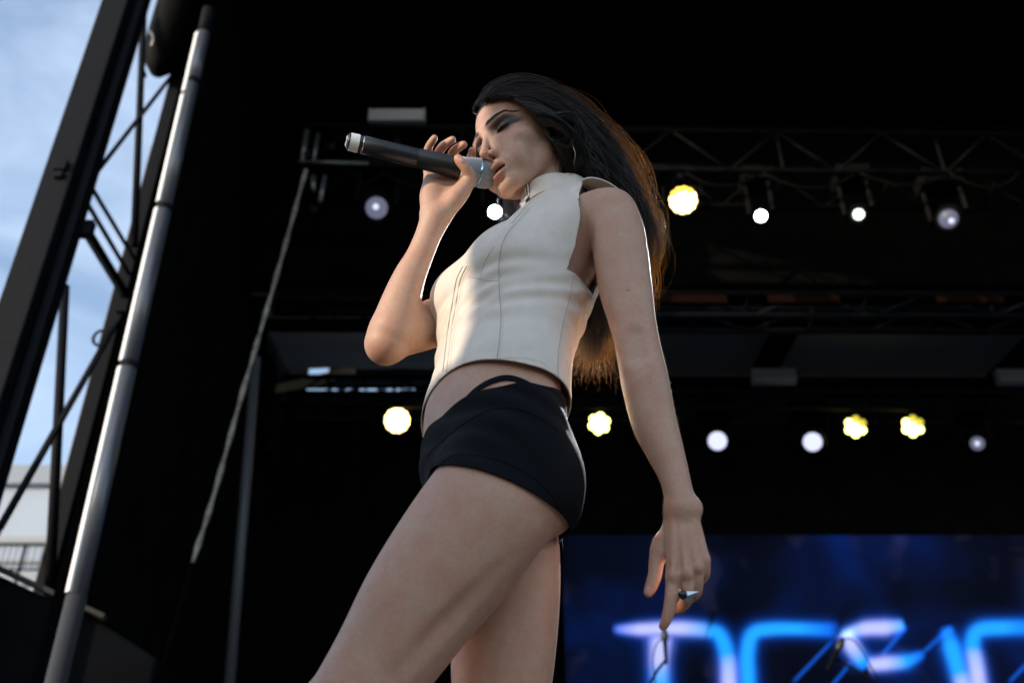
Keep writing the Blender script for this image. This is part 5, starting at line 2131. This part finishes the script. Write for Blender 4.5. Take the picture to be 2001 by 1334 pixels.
# ---------------------------------------------------------------- statement ring on the hanging hand
RING = empty('ring', P(1341, 1163, 1.40), 'silver statement ring with a pointed plate on the hanging hand', 'ring')
rc = np.asarray(P(1341.5, 1161, 1.400))
MB().lathe(rc - np.array([0, 0, 0.004]), (0.05, 0.1, 1), [(0, 0.0094), (0.0, 0.0108), (0.008, 0.0108), (0.008, 0.0094), (0, 0.0094)], 20).build('band', SILVER, RING, smooth=False, bevel=0.0006)
fwd = nrm(ray(1341, 1163))
pa, pb, pc, pd_ = (np.asarray(P(*a)) for a in ((1325, 1154, 1.381), (1366, 1155, 1.384), (1347, 1178, 1.379), (1326, 1167, 1.378)))
m = MB()
off = nrm(np.cross(pb - pa, pc - pa))
off = off if off @ fwd > 0 else -off
top = [pa, pb, pc, pd_]
mid = sum(top) / 4 - off * 0.003
vs = top + [p_ + off * 0.003 for p_ in top] + [mid]
m.add(vs, [(0, 1, 8), (1, 2, 8), (2, 3, 8), (3, 0, 8), (0, 4, 5, 1), (1, 5, 6, 2), (2, 6, 7, 3), (3, 7, 4, 0), (4, 7, 6, 5)])
m.build('plate', SILVER, RING)
cs = np.asarray(P(1334, 1161, 1.3765))
MB().lathe(cs, -off, [(0, 0.0062), (0.0012, 0.0058), (0.0026, 0.0036), (0.0031, 0)], 16).build('stone', mat_plain('black stone', (0.01, 0.01, 0.012), 0.08), RING, smooth=True)

# ---------------------------------------------------------------- microphone
MIC0, MIC1 = np.asarray(P(677, 275.5, 1.805)), np.asarray(P(967, 346, 1.872))
MAX_ = nrm(MIC1 - MIC0)
ML = np.linalg.norm(MIC1 - MIC0)
MIC = empty('microphone', MIC0, 'black handheld microphone with a silver mesh head and white tape at its end', 'microphone')
BLK = mat_plain('black anodised', (0.012, 0.012, 0.013), 0.33, 0.0, 0.1, 300, 0.0001)
s = ML / 0.268
MB().lathe(MIC0, MAX_, [(0.021 * s, 0), (0.021 * s, 0.0150), (0.0255, 0.0153), (0.0262, 0.0146), (0.0285, 0.0146), (0.0292, 0.0160),
                        (0.060, 0.0163), (0.12, 0.0170), (0.1205, 0.0167), (0.1220, 0.0167), (0.1225, 0.0171), (0.17, 0.0182), (0.196 * s, 0.0196), (0.199 * s, 0.0198),
                        (0.1995 * s, 0.0188), (0.2025 * s, 0.0188), (0.203 * s, 0.0202), (0.207 * s, 0.0206), (0.208 * s, 0)], 40).build('handle', BLK, MIC, smooth=True)
cap_o = MB().lathe(MIC0, MAX_, [(0.0, 0), (0.0004, 0.0098), (0.002, 0.0128), (0.0050, 0.0148), (0.0052, 0.0)], 36).build('end_cap', BLK, MIC, smooth=True)
MB().lathe(MIC0 - MAX_ * 0.0004, MAX_, [(0, 0), (0, 0.0092), (0.0010, 0.0092)], 28).build('label_disc', mat_plain('white label', (0.72, 0.72, 0.70), 0.5), cap_o)
x_ = nrm(np.cross(MAX_, (0, 0, 1)))
MB().box(MIC0 - MAX_ * 0.0008, (0.010, 0.0012, 0.0009), np.stack([x_, np.cross(MAX_, x_), MAX_], 1)).build('mark', mat_plain('grey print', (0.2, 0.2, 0.2), 0.5), cap_o)
MB().lathe(MIC0, MAX_, [(0.0052, 0.0), (0.0052, 0.0153), (0.0210 * s, 0.0156), (0.0211 * s, 0.0)], 36).build('tape', mat_plain('white gaffer tape', (0.74, 0.73, 0.70), 0.8, 0, 0.05, 80, 0.0003), MIC, smooth=False)
# grille
gy = [(0.209 * s, 0.0200), (0.216 * s, 0.0222), (0.226 * s, 0.0240), (0.236 * s, 0.0247), (0.239 * s, 0.0247), (0.248 * s, 0.0243), (0.256 * s, 0.0228), (0.262 * s, 0.0196), (0.266 * s, 0.0140), (0.268 * s, 0.007), (0.2685 * s, 0)]
MB().lathe(MIC0, MAX_, [(h - 0.0006, max(r - 0.0012, 0)) for h, r in gy], 40).build('foam', mat_plain('dark foam', (0.03, 0.035, 0.045), 0.9), MIC, smooth=True)
GR = MB()
prof = catmull(np.array(gy), 6)
axx = nrm(np.cross(MAX_, (0.1, 0.2, 1)))
axy = np.cross(MAX_, axx)
Lp = np.concatenate([[0], np.cumsum(np.linalg.norm(np.diff(prof, axis=0), axis=1))])
for sgn in (-1, 1):
    for k in range(44):
        pts = []
        for t in np.linspace(0, Lp[-1] * 0.97, 26):
            h, r = np.interp(t, Lp, prof[:, 0]), np.interp(t, Lp, prof[:, 1])
            a = 2 * math.pi * k / 44 + sgn * t / 0.034
            pts.append(MIC0 + MAX_ * h + (axx * math.cos(a) + axy * math.sin(a)) * (r + 0.0002 * sgn))
        GR.tube(pts, 0.00046, 4, cap=False)
GRL = GR.build('grille', mat_plain('grille steel', (0.62, 0.64, 0.66), 0.30, 1.0), MIC, smooth=True)
GRL['kind'] = 'stuff'
MB().lathe(MIC0, MAX_, [(0.2365 * s, 0.0245), (0.2368 * s, 0.0258), (0.2395 * s, 0.0258), (0.2398 * s, 0.0245)], 40).build('grille_band', mat_plain('blue steel band', (0.25, 0.42, 0.55), 0.25, 0.9), MIC, smooth=True)
MB().lathe(MIC0, MAX_, [(0.203 * s, 0.0203), (0.2035 * s, 0.0212), (0.2085 * s, 0.0212), (0.209 * s, 0.0200)], 40).build('collar_ring', mat_plain('white ring', (0.75, 0.76, 0.76), 0.35), MIC, smooth=True)
MB().lathe(MIC0, MAX_, [(0.0262, 0.0147), (0.0264, 0.0151), (0.0283, 0.0151), (0.0285, 0.0147)], 36).build('chrome_ring', SILVER, MIC, smooth=True)
# ---------------------------------------------------------------- hair
def cap_sdf(p, c=None, r=None):
    q = to_head(p)
    m = q.copy()
    m[:, 0] = np.abs(m[:, 0])
    d = ell(m, (0, -15, 35), (76, 97, 81))
    d = smin(d, ell(m, (0, -50, -28), (62, 50, 55)), 30)
    hl = hair_line(q)
    d = d + np.clip(26 - hl, 0, 40) * 0.5
    d = smax(d, 12 - hl, 2.0)
    return (d * 0.001 * H_S).astype(np.float32)


HAIR, nt, b = mat_new('dark hair')
hat = nt.nodes.new('ShaderNodeAttribute')
hat.attribute_name = 'Col'
nt.links.new(hat.outputs['Color'], b.inputs['Base Color'])
b.inputs['Roughness'].default_value = 0.24
b.inputs['Specular IOR Level'].default_value = 0.55
tr = nt.nodes.new('ShaderNodeBsdfTranslucent')
tr.inputs['Color'].default_value = (0.56, 0.34, 0.11, 1)
mx = nt.nodes.new('ShaderNodeMixShader')
tat = nt.nodes.new('ShaderNodeAttribute')
tat.attribute_name = 'Tip'
nt.links.new(tat.outputs['Fac'], mx.inputs['Fac'])
out = [n for n in nt.nodes if n.type == 'OUTPUT_MATERIAL'][0]
nt.links.new(b.outputs['BSDF'], mx.inputs[1])
nt.links.new(tr.outputs['BSDF'], mx.inputs[2])
nt.links.new(mx.outputs['Shader'], out.inputs['Surface'])
CAPM = mat_plain('hair mass', (0.008, 0.006, 0.005), 0.95, 0, 0.3, 160, 0.001, spec=0.05)

hv, hq = extract(cap_sdf, HEAD_C - 0.17, HEAD_C + 0.17, 0.0035)
HCAP = mesh_np('hair', hv, hq, CAPM, PERSON)

# guide strands: photo pixel + depth rows, root to tip; last figure is the share of strands
GUIDES = [
    ('top', [(953, 210, 1.915), (970, 184, 1.93), (1033, 166, 1.96), (1107, 188, 1.99), (1172, 244, 2.00), (1218, 312, 1.98), (1256, 400, 1.95), (1262, 470, 1.92), (1225, 560, 1.89)]),
    ('top', [(962, 200, 1.90), (995, 180, 1.905), (1062, 175, 1.92), (1130, 215, 1.94), (1186, 280, 1.95), (1224, 355, 1.935), (1262, 440, 1.905), (1250, 540, 1.88), (1195, 640, 1.85)]),
    ('near', [(978, 190, 1.885), (1025, 180, 1.88), (1088, 200, 1.885), (1150, 255, 1.90), (1198, 320, 1.91), (1235, 390, 1.90), (1258, 460, 1.88), (1225, 560, 1.86), (1165, 690, 1.82)]),
    ('near', [(1002, 190, 1.87), (1048, 196, 1.86), (1100, 230, 1.862), (1146, 280, 1.88), (1180, 335, 1.895), (1210, 395, 1.90), (1215, 480, 1.88), (1190, 590, 1.85), (1140, 715, 1.80)]),
    ('near', [(1030, 208, 1.855), (1068, 222, 1.848), (1108, 262, 1.852), (1138, 305, 1.87), (1160, 345, 1.89), (1185, 410, 1.905), (1195, 500, 1.88), (1170, 620, 1.84), (1150, 725, 1.80)]),
    ('near', [(1052, 230, 1.848), (1080, 236, 1.842), (1112, 262, 1.850), (1132, 306, 1.87), (1147, 352, 1.89), (1165, 425, 1.91), (1180, 540, 1.87), (1160, 640, 1.83), (1175, 720, 1.80)]),
    ('near', [(1062, 246, 1.846), (1084, 245, 1.840), (1108, 258, 1.848), (1124, 296, 1.872), (1136, 352, 1.895), (1155, 430, 1.91), (1165, 550, 1.88), (1145, 650, 1.83), (1125, 712, 1.80)]),
    ('ear', [(1066, 258, 1.848), (1078, 274, 1.846), (1096, 283, 1.848), (1112, 290, 1.862), (1124, 324, 1.885), (1140, 380, 1.905), (1150, 470, 1.90), (1150, 560, 1.88), (1140, 640, 1.85)]),
]
FAR = [
    [(948, 214, 1.94), (962, 190, 1.97), (1018, 172, 2.01), (1082, 186, 2.05), (1136, 234, 2.06), (1190, 310, 2.05), (1200, 420, 2.02), (1180, 560, 1.96), (1160, 690, 1.88)],
    [(943, 225, 1.97), (955, 195, 2.01), (1000, 175, 2.05), (1070, 190, 2.08), (1120, 250, 2.09), (1150, 330, 2.07), (1160, 430, 2.04), (1150, 560, 1.98), (1130, 690, 1.90)],
]
FRONT = [
    [(948, 250, 2.00), (962, 300, 2.04), (978, 350, 2.03), (990, 395, 1.99), (993, 430, 1.95), (985, 470, 1.93), (975, 500, 1.92), (968, 520, 1.91), (960, 535, 1.91)],
    [(955, 255, 2.02), (972, 310, 2.06), (990, 360, 2.04), (1004, 400, 2.00), (1006, 435, 1.96), (1000, 470, 1.94), (992, 500, 1.93), (985, 520, 1.92), (980, 535, 1.92)],
]


def gw(rows):
    return catmull(np.array([P(*r) for r in rows]), 4)


GN = [gw(g[1]) for g in GUIDES]
GF = [gw(g) for g in FAR]
GFR = [gw(g) for g in FRONT]
NP_ = len(GN[0])
R2 = np.random.default_rng(11)


def head_push(pts, layer):
    """lift strand points out of the hair mass by `layer` metres"""
    sh = pts.shape
    p = pts.reshape(-1, 3)
    L = np.repeat(layer, sh[1])
    near = np.linalg.norm(p - HEAD_C, axis=1) < 0.22
    q = p[near]
    if len(q) == 0:
        return pts
    for _ in range(3):
        e = 0.002
        d = skull(q)
        g = np.stack([skull(q + np.eye(3)[k] * e) - d for k in range(3)], 1)
        g /= np.linalg.norm(g, axis=1)[:, None] + 1e-9
        push = np.clip(L[near] - d, 0, 0.05)
        q = q + g * push[:, None]
    p = p.copy()
    p[near] = q
    return p.reshape(sh)


def skull(p):
    q = to_head(p.astype(np.float32))
    q[:, 0] = np.abs(q[:, 0])
    d = ell(q, (0, -15, 35), (75, 96, 80))
    d = smin(d, ell(q, (0, -50, -28), (60, 48, 55)), 30)
    d = smin(d, ell(q, (0, 30, -20), (60, 60, 78)), 18)
    return d * 0.001 * H_S


def make_strands(G, n, spread, rad, wind=0.0, layer=(0.001, 0.012), fly=0.0, clumps=40, tip_cut=0.25, sheer=0.05):
    G = np.array(G)
    k = len(G)
    # clump centres along the guide fan
    cu = np.sort(R2.uniform(0, k - 1, clumps)) if k > 1 else np.zeros(clumps)
    co = R2.normal(size=(clumps, 3)) * spread
    which = R2.integers(0, clumps, n)
    u = np.clip(cu[which] + R2.normal(size=n) * 0.10, 0, k - 1)
    i0 = np.clip(u.astype(int), 0, max(k - 2, 0))
    f = (u - i0)[:, None, None]
    S = G[i0] * (1 - f) + G[np.minimum(i0 + 1, k - 1)] * f
    t = np.linspace(0, 1, G.shape[1])[None, :, None]
    grow = 0.15 + 0.85 * np.clip((t - 0.05) / 0.5, 0, 1)
    S = S + co[which][:, None, :] * grow
    S = S + R2.normal(size=(n, 1, 3)) * spread * 0.36 * grow
    # clumpy waves
    ph = R2.uniform(0, 6.28, clumps)[which][:, None, None] + R2.normal(size=(n, 1, 1)) * 0.35
    dirv = R2.normal(size=(clumps, 3))[which][:, None, :]
    S = S + dirv * 0.0085 * np.sin(t * 13 + ph) * np.clip((t - 0.12) / 0.5, 0, 1)
    S = S + R2.normal(size=(clumps, 3))[which][:, None, :] * 0.0040 * np.sin(t * 27 + 1.7 * ph) * np.clip((t - 0.2) / 0.5, 0, 1)
    S = S + R2.normal(size=(n, 1, 3)) * 0.0035 * np.sin(t * 22 + R2.uniform(0, 6, (n, 1, 1))) * np.clip((t - 0.15) / 0.4, 0, 1)
    S = S + R2.normal(size=(n, 1, 3)) * 0.007 * np.clip((t - 0.75) / 0.25, 0, 1)
    tc_ = np.clip((t - 0.62) / 0.38, 0, 1)
    ca, cb = R2.normal(size=(clumps, 3))[which][:, None, :], R2.normal(size=(clumps, 3))[which][:, None, :]
    S = S + 0.013 * tc_ * (ca * np.sin(t * 24 + ph) + cb * np.cos(t * 24 + ph))
    S = S + 0.006 * tc_ ** 2 * R2.normal(size=(n, 1, 3)) * np.sin(t * 40 + ph)
    if wind:
        S = S + np.array([0.5, 0.35, 0.1]) * wind * R2.gamma(1.2, 1, (n, 1, 1)) * np.clip((t - 0.3) / 0.4, 0, 1) * np.clip(1.6 - 1.4 * t, 0, 1)
    if fly:
        S = S + R2.normal(size=(n, 1, 3)) * fly * np.clip((t - 0.1) / 0.9, 0, 1) ** 1.5
    # cut lengths
    ln = 1 - tip_cut * R2.uniform(0, 1, n) ** 1.6
    m = S.shape[1]
    idx = np.linspace(0, 1, m)[None] * ln[:, None] * (m - 1)
    a = np.clip(idx.astype(int), 0, m - 2)
    fr = (idx - a)[..., None]
    rowi = np.arange(n)[:, None]
    S = S[rowi, a] * (1 - fr) + S[rowi, a + 1] * fr
    lay = R2.uniform(layer[0], layer[1], n)
    S = head_push(S, lay)
    tone = R2.lognormal(0, 0.55, clumps)[which] * R2.lognormal(0, 0.25, n)
    return S, np.full(n, rad) * R2.uniform(0.6, 1.25, n), tone, sheer


def strand_mesh(sets, name, mat, parent):
    V, F, CC, TT = [], [], [], []
    base = 0
    for S, R, *tn in sets:
        n, m, _ = S.shape
        T = np.gradient(S, axis=1)
        T /= np.linalg.norm(T, axis=2, keepdims=True) + 1e-9
        ref = R2.normal(size=(n, 1, 3))
        X = ref - T * (ref * T).sum(2, keepdims=True)
        X /= np.linalg.norm(X, axis=2, keepdims=True) + 1e-9
        Y = np.cross(T, X)
        taper = (1 - 0.8 * np.linspace(0, 1, m) ** 3)[None, :, None] * R[:, None, None]
        ring = [S + (X * math.cos(a) + Y * math.sin(a)) * taper for a in (0, 2.0944, 4.1888)]
        v = np.stack(ring, 2).reshape(-1, 3)
        i = np.arange(n)[:, None, None] * m * 3 + np.arange(m - 1)[None, :, None] * 3
        k = np.arange(3)[None, None, :]
        q = np.stack([i + k, i + (k + 1) % 3, i + 3 + (k + 1) % 3, i + 3 + k], -1).reshape(-1, 4)
        k_ = (tn[0] if tn else np.ones(n))[:, None] * np.array([0.0085, 0.0066, 0.0056])
        CC.append(np.repeat(k_, m * 3, 0))
        sh_ = tn[1] if len(tn) > 1 else 0.3
        tp_ = sh_ + (0.30 - sh_) * np.clip((np.linspace(0, 1, m) - 0.5) / 0.35, 0, 1)
        TT.append(np.repeat(np.tile(tp_, n), 3))
        V.append(v)
        F.append(q + base)
        base += len(v)
    return mesh_np(name, np.concatenate(V), np.concatenate(F), mat, parent, col={'Col': np.concatenate(CC), 'Tip': np.repeat(np.concatenate(TT)[:, None], 3, 1)})


SWIRL = [gw([(1052, 226, 1.846), (1082, 222, 1.838), (1108, 218, 1.838), (1126, 232, 1.844), (1124, 256, 1.842), (1104, 274, 1.840), (1086, 282, 1.844), (1092, 296, 1.850), (1106, 302, 1.856)]),
         gw([(1056, 236, 1.846), (1086, 232, 1.838), (1112, 232, 1.838), (1132, 250, 1.846), (1138, 276, 1.852), (1128, 300, 1.856), (1126, 322, 1.866), (1132, 350, 1.880), (1140, 384, 1.892)])]
SETS = [
    make_strands(GN[1:7], 2100, 0.0080, 0.00062, wind=0.003, clumps=64, layer=(0.001, 0.011), tip_cut=0.34),
    make_strands(GN[:4], 480, 0.011, 0.00050, wind=0.005, clumps=60, layer=(0.003, 0.015), sheer=0.22),
    make_strands(GF, 800, 0.012, 0.0005, wind=0.006, clumps=40),
    make_strands(GFR, 240, 0.007, 0.00045, clumps=18, tip_cut=0.5),
    make_strands(GN[3:7], 620, 0.011, 0.00055, clumps=30, fly=0.008, tip_cut=0.4),
    make_strands(SWIRL, 260, 0.0045, 0.00050, clumps=12, layer=(0.008, 0.018), tip_cut=0.2),
    make_strands(GN[:4], 240, 0.012, 0.00030, wind=0.007, fly=0.018, clumps=130, layer=(0.004, 0.020), tip_cut=0.6, sheer=0.25),
    make_strands(GN[4:7], 90, 0.010, 0.00030, fly=0.012, clumps=60, layer=(0.004, 0.014), tip_cut=0.8),
]
SETS.append(make_strands([GN[7]], 110, 0.004, 0.0005, clumps=8))
strand_mesh(SETS, 'hair_strands', HAIR, HCAP)['kind'] = 'stuff'
# ---------------------------------------------------------------- fine fuzz that catches the back light


def fuzz(name, obj, n, length, rad, mat, parent, region, seed, lay=0.6):
    rg = np.random.default_rng(seed)
    me = obj.data
    v = np.empty(len(me.vertices) * 3, np.float32)
    me.vertices.foreach_get('co', v)
    v = v.reshape(-1, 3)
    nn = np.empty(len(me.vertices) * 3, np.float32)
    me.vertices.foreach_get('normal', nn)
    nn = nn.reshape(-1, 3)
    ok = np.nonzero(region(v, nn))[0]
    if len(ok) == 0:
        return
    idx = rg.choice(ok, n)
    p, q = v[idx], nn[idx]
    tg = rg.normal(size=(n, 3)) * 0.5 + np.array([0, 0, -0.8])
    d = q + lay * tg
    d /= np.linalg.norm(d, axis=1)[:, None]
    L = length * rg.uniform(0.5, 1.5, n)[:, None]
    S = np.stack([p - q * 0.0003, p + d * L * 0.5, p + (d + 0.35 * rg.normal(size=(n, 3))) * L], 1)
    return strand_mesh([(S, np.full(n, rad))], name, mat, parent)


def _rim(v, nn):
    dr = v - CAMV
    dr = dr / np.linalg.norm(dr, axis=1)[:, None]
    return np.abs((nn * dr).sum(1)) < 0.55


FUZZM, nt, b = mat_new('pale fuzz')
b.inputs['Base Color'].default_value = (0.45, 0.36, 0.27, 1)
b.inputs['Roughness'].default_value = 0.5
tr = nt.nodes.new('ShaderNodeBsdfTranslucent')
tr.inputs['Color'].default_value = (0.6, 0.5, 0.4, 1)
mx = nt.nodes.new('ShaderNodeMixShader')
nt.links.new(b.outputs['BSDF'], mx.inputs[1])
nt.links.new(tr.outputs['BSDF'], mx.inputs[2])
nt.links.new(mx.outputs['Shader'], [n for n in nt.nodes if n.type == 'OUTPUT_MATERIAL'][0].inputs['Surface'])
LINT, nt, b = mat_new('dark lint')
b.inputs['Base Color'].default_value = (0.05, 0.05, 0.06, 1)
tr = nt.nodes.new('ShaderNodeBsdfTranslucent')
tr.inputs['Color'].default_value = (0.30, 0.29, 0.32, 1)
mx = nt.nodes.new('ShaderNodeMixShader')
nt.links.new(b.outputs['BSDF'], mx.inputs[1])
nt.links.new(tr.outputs['BSDF'], mx.inputs[2])
nt.links.new(mx.outputs['Shader'], [n for n in nt.nodes if n.type == 'OUTPUT_MATERIAL'][0].inputs['Surface'])
tag(fuzz('skin_fuzz', BODY, 1700, 0.0034, 0.00003, FUZZM, BODY,
         lambda v, n: _rim(v, n) & (v[:, 0] > 0.05) & (v[:, 2] > Z0 + 0.50) & (v[:, 2] < Z0 + 1.15) & (v[:, 1] < 1.40), 5), kind='stuff')
tag(fuzz('lint', SHORTS, 3200, 0.0016, 0.00004, LINT, SHORTS, lambda v, n: _rim(v, n), 6, 0.25), kind='stuff')
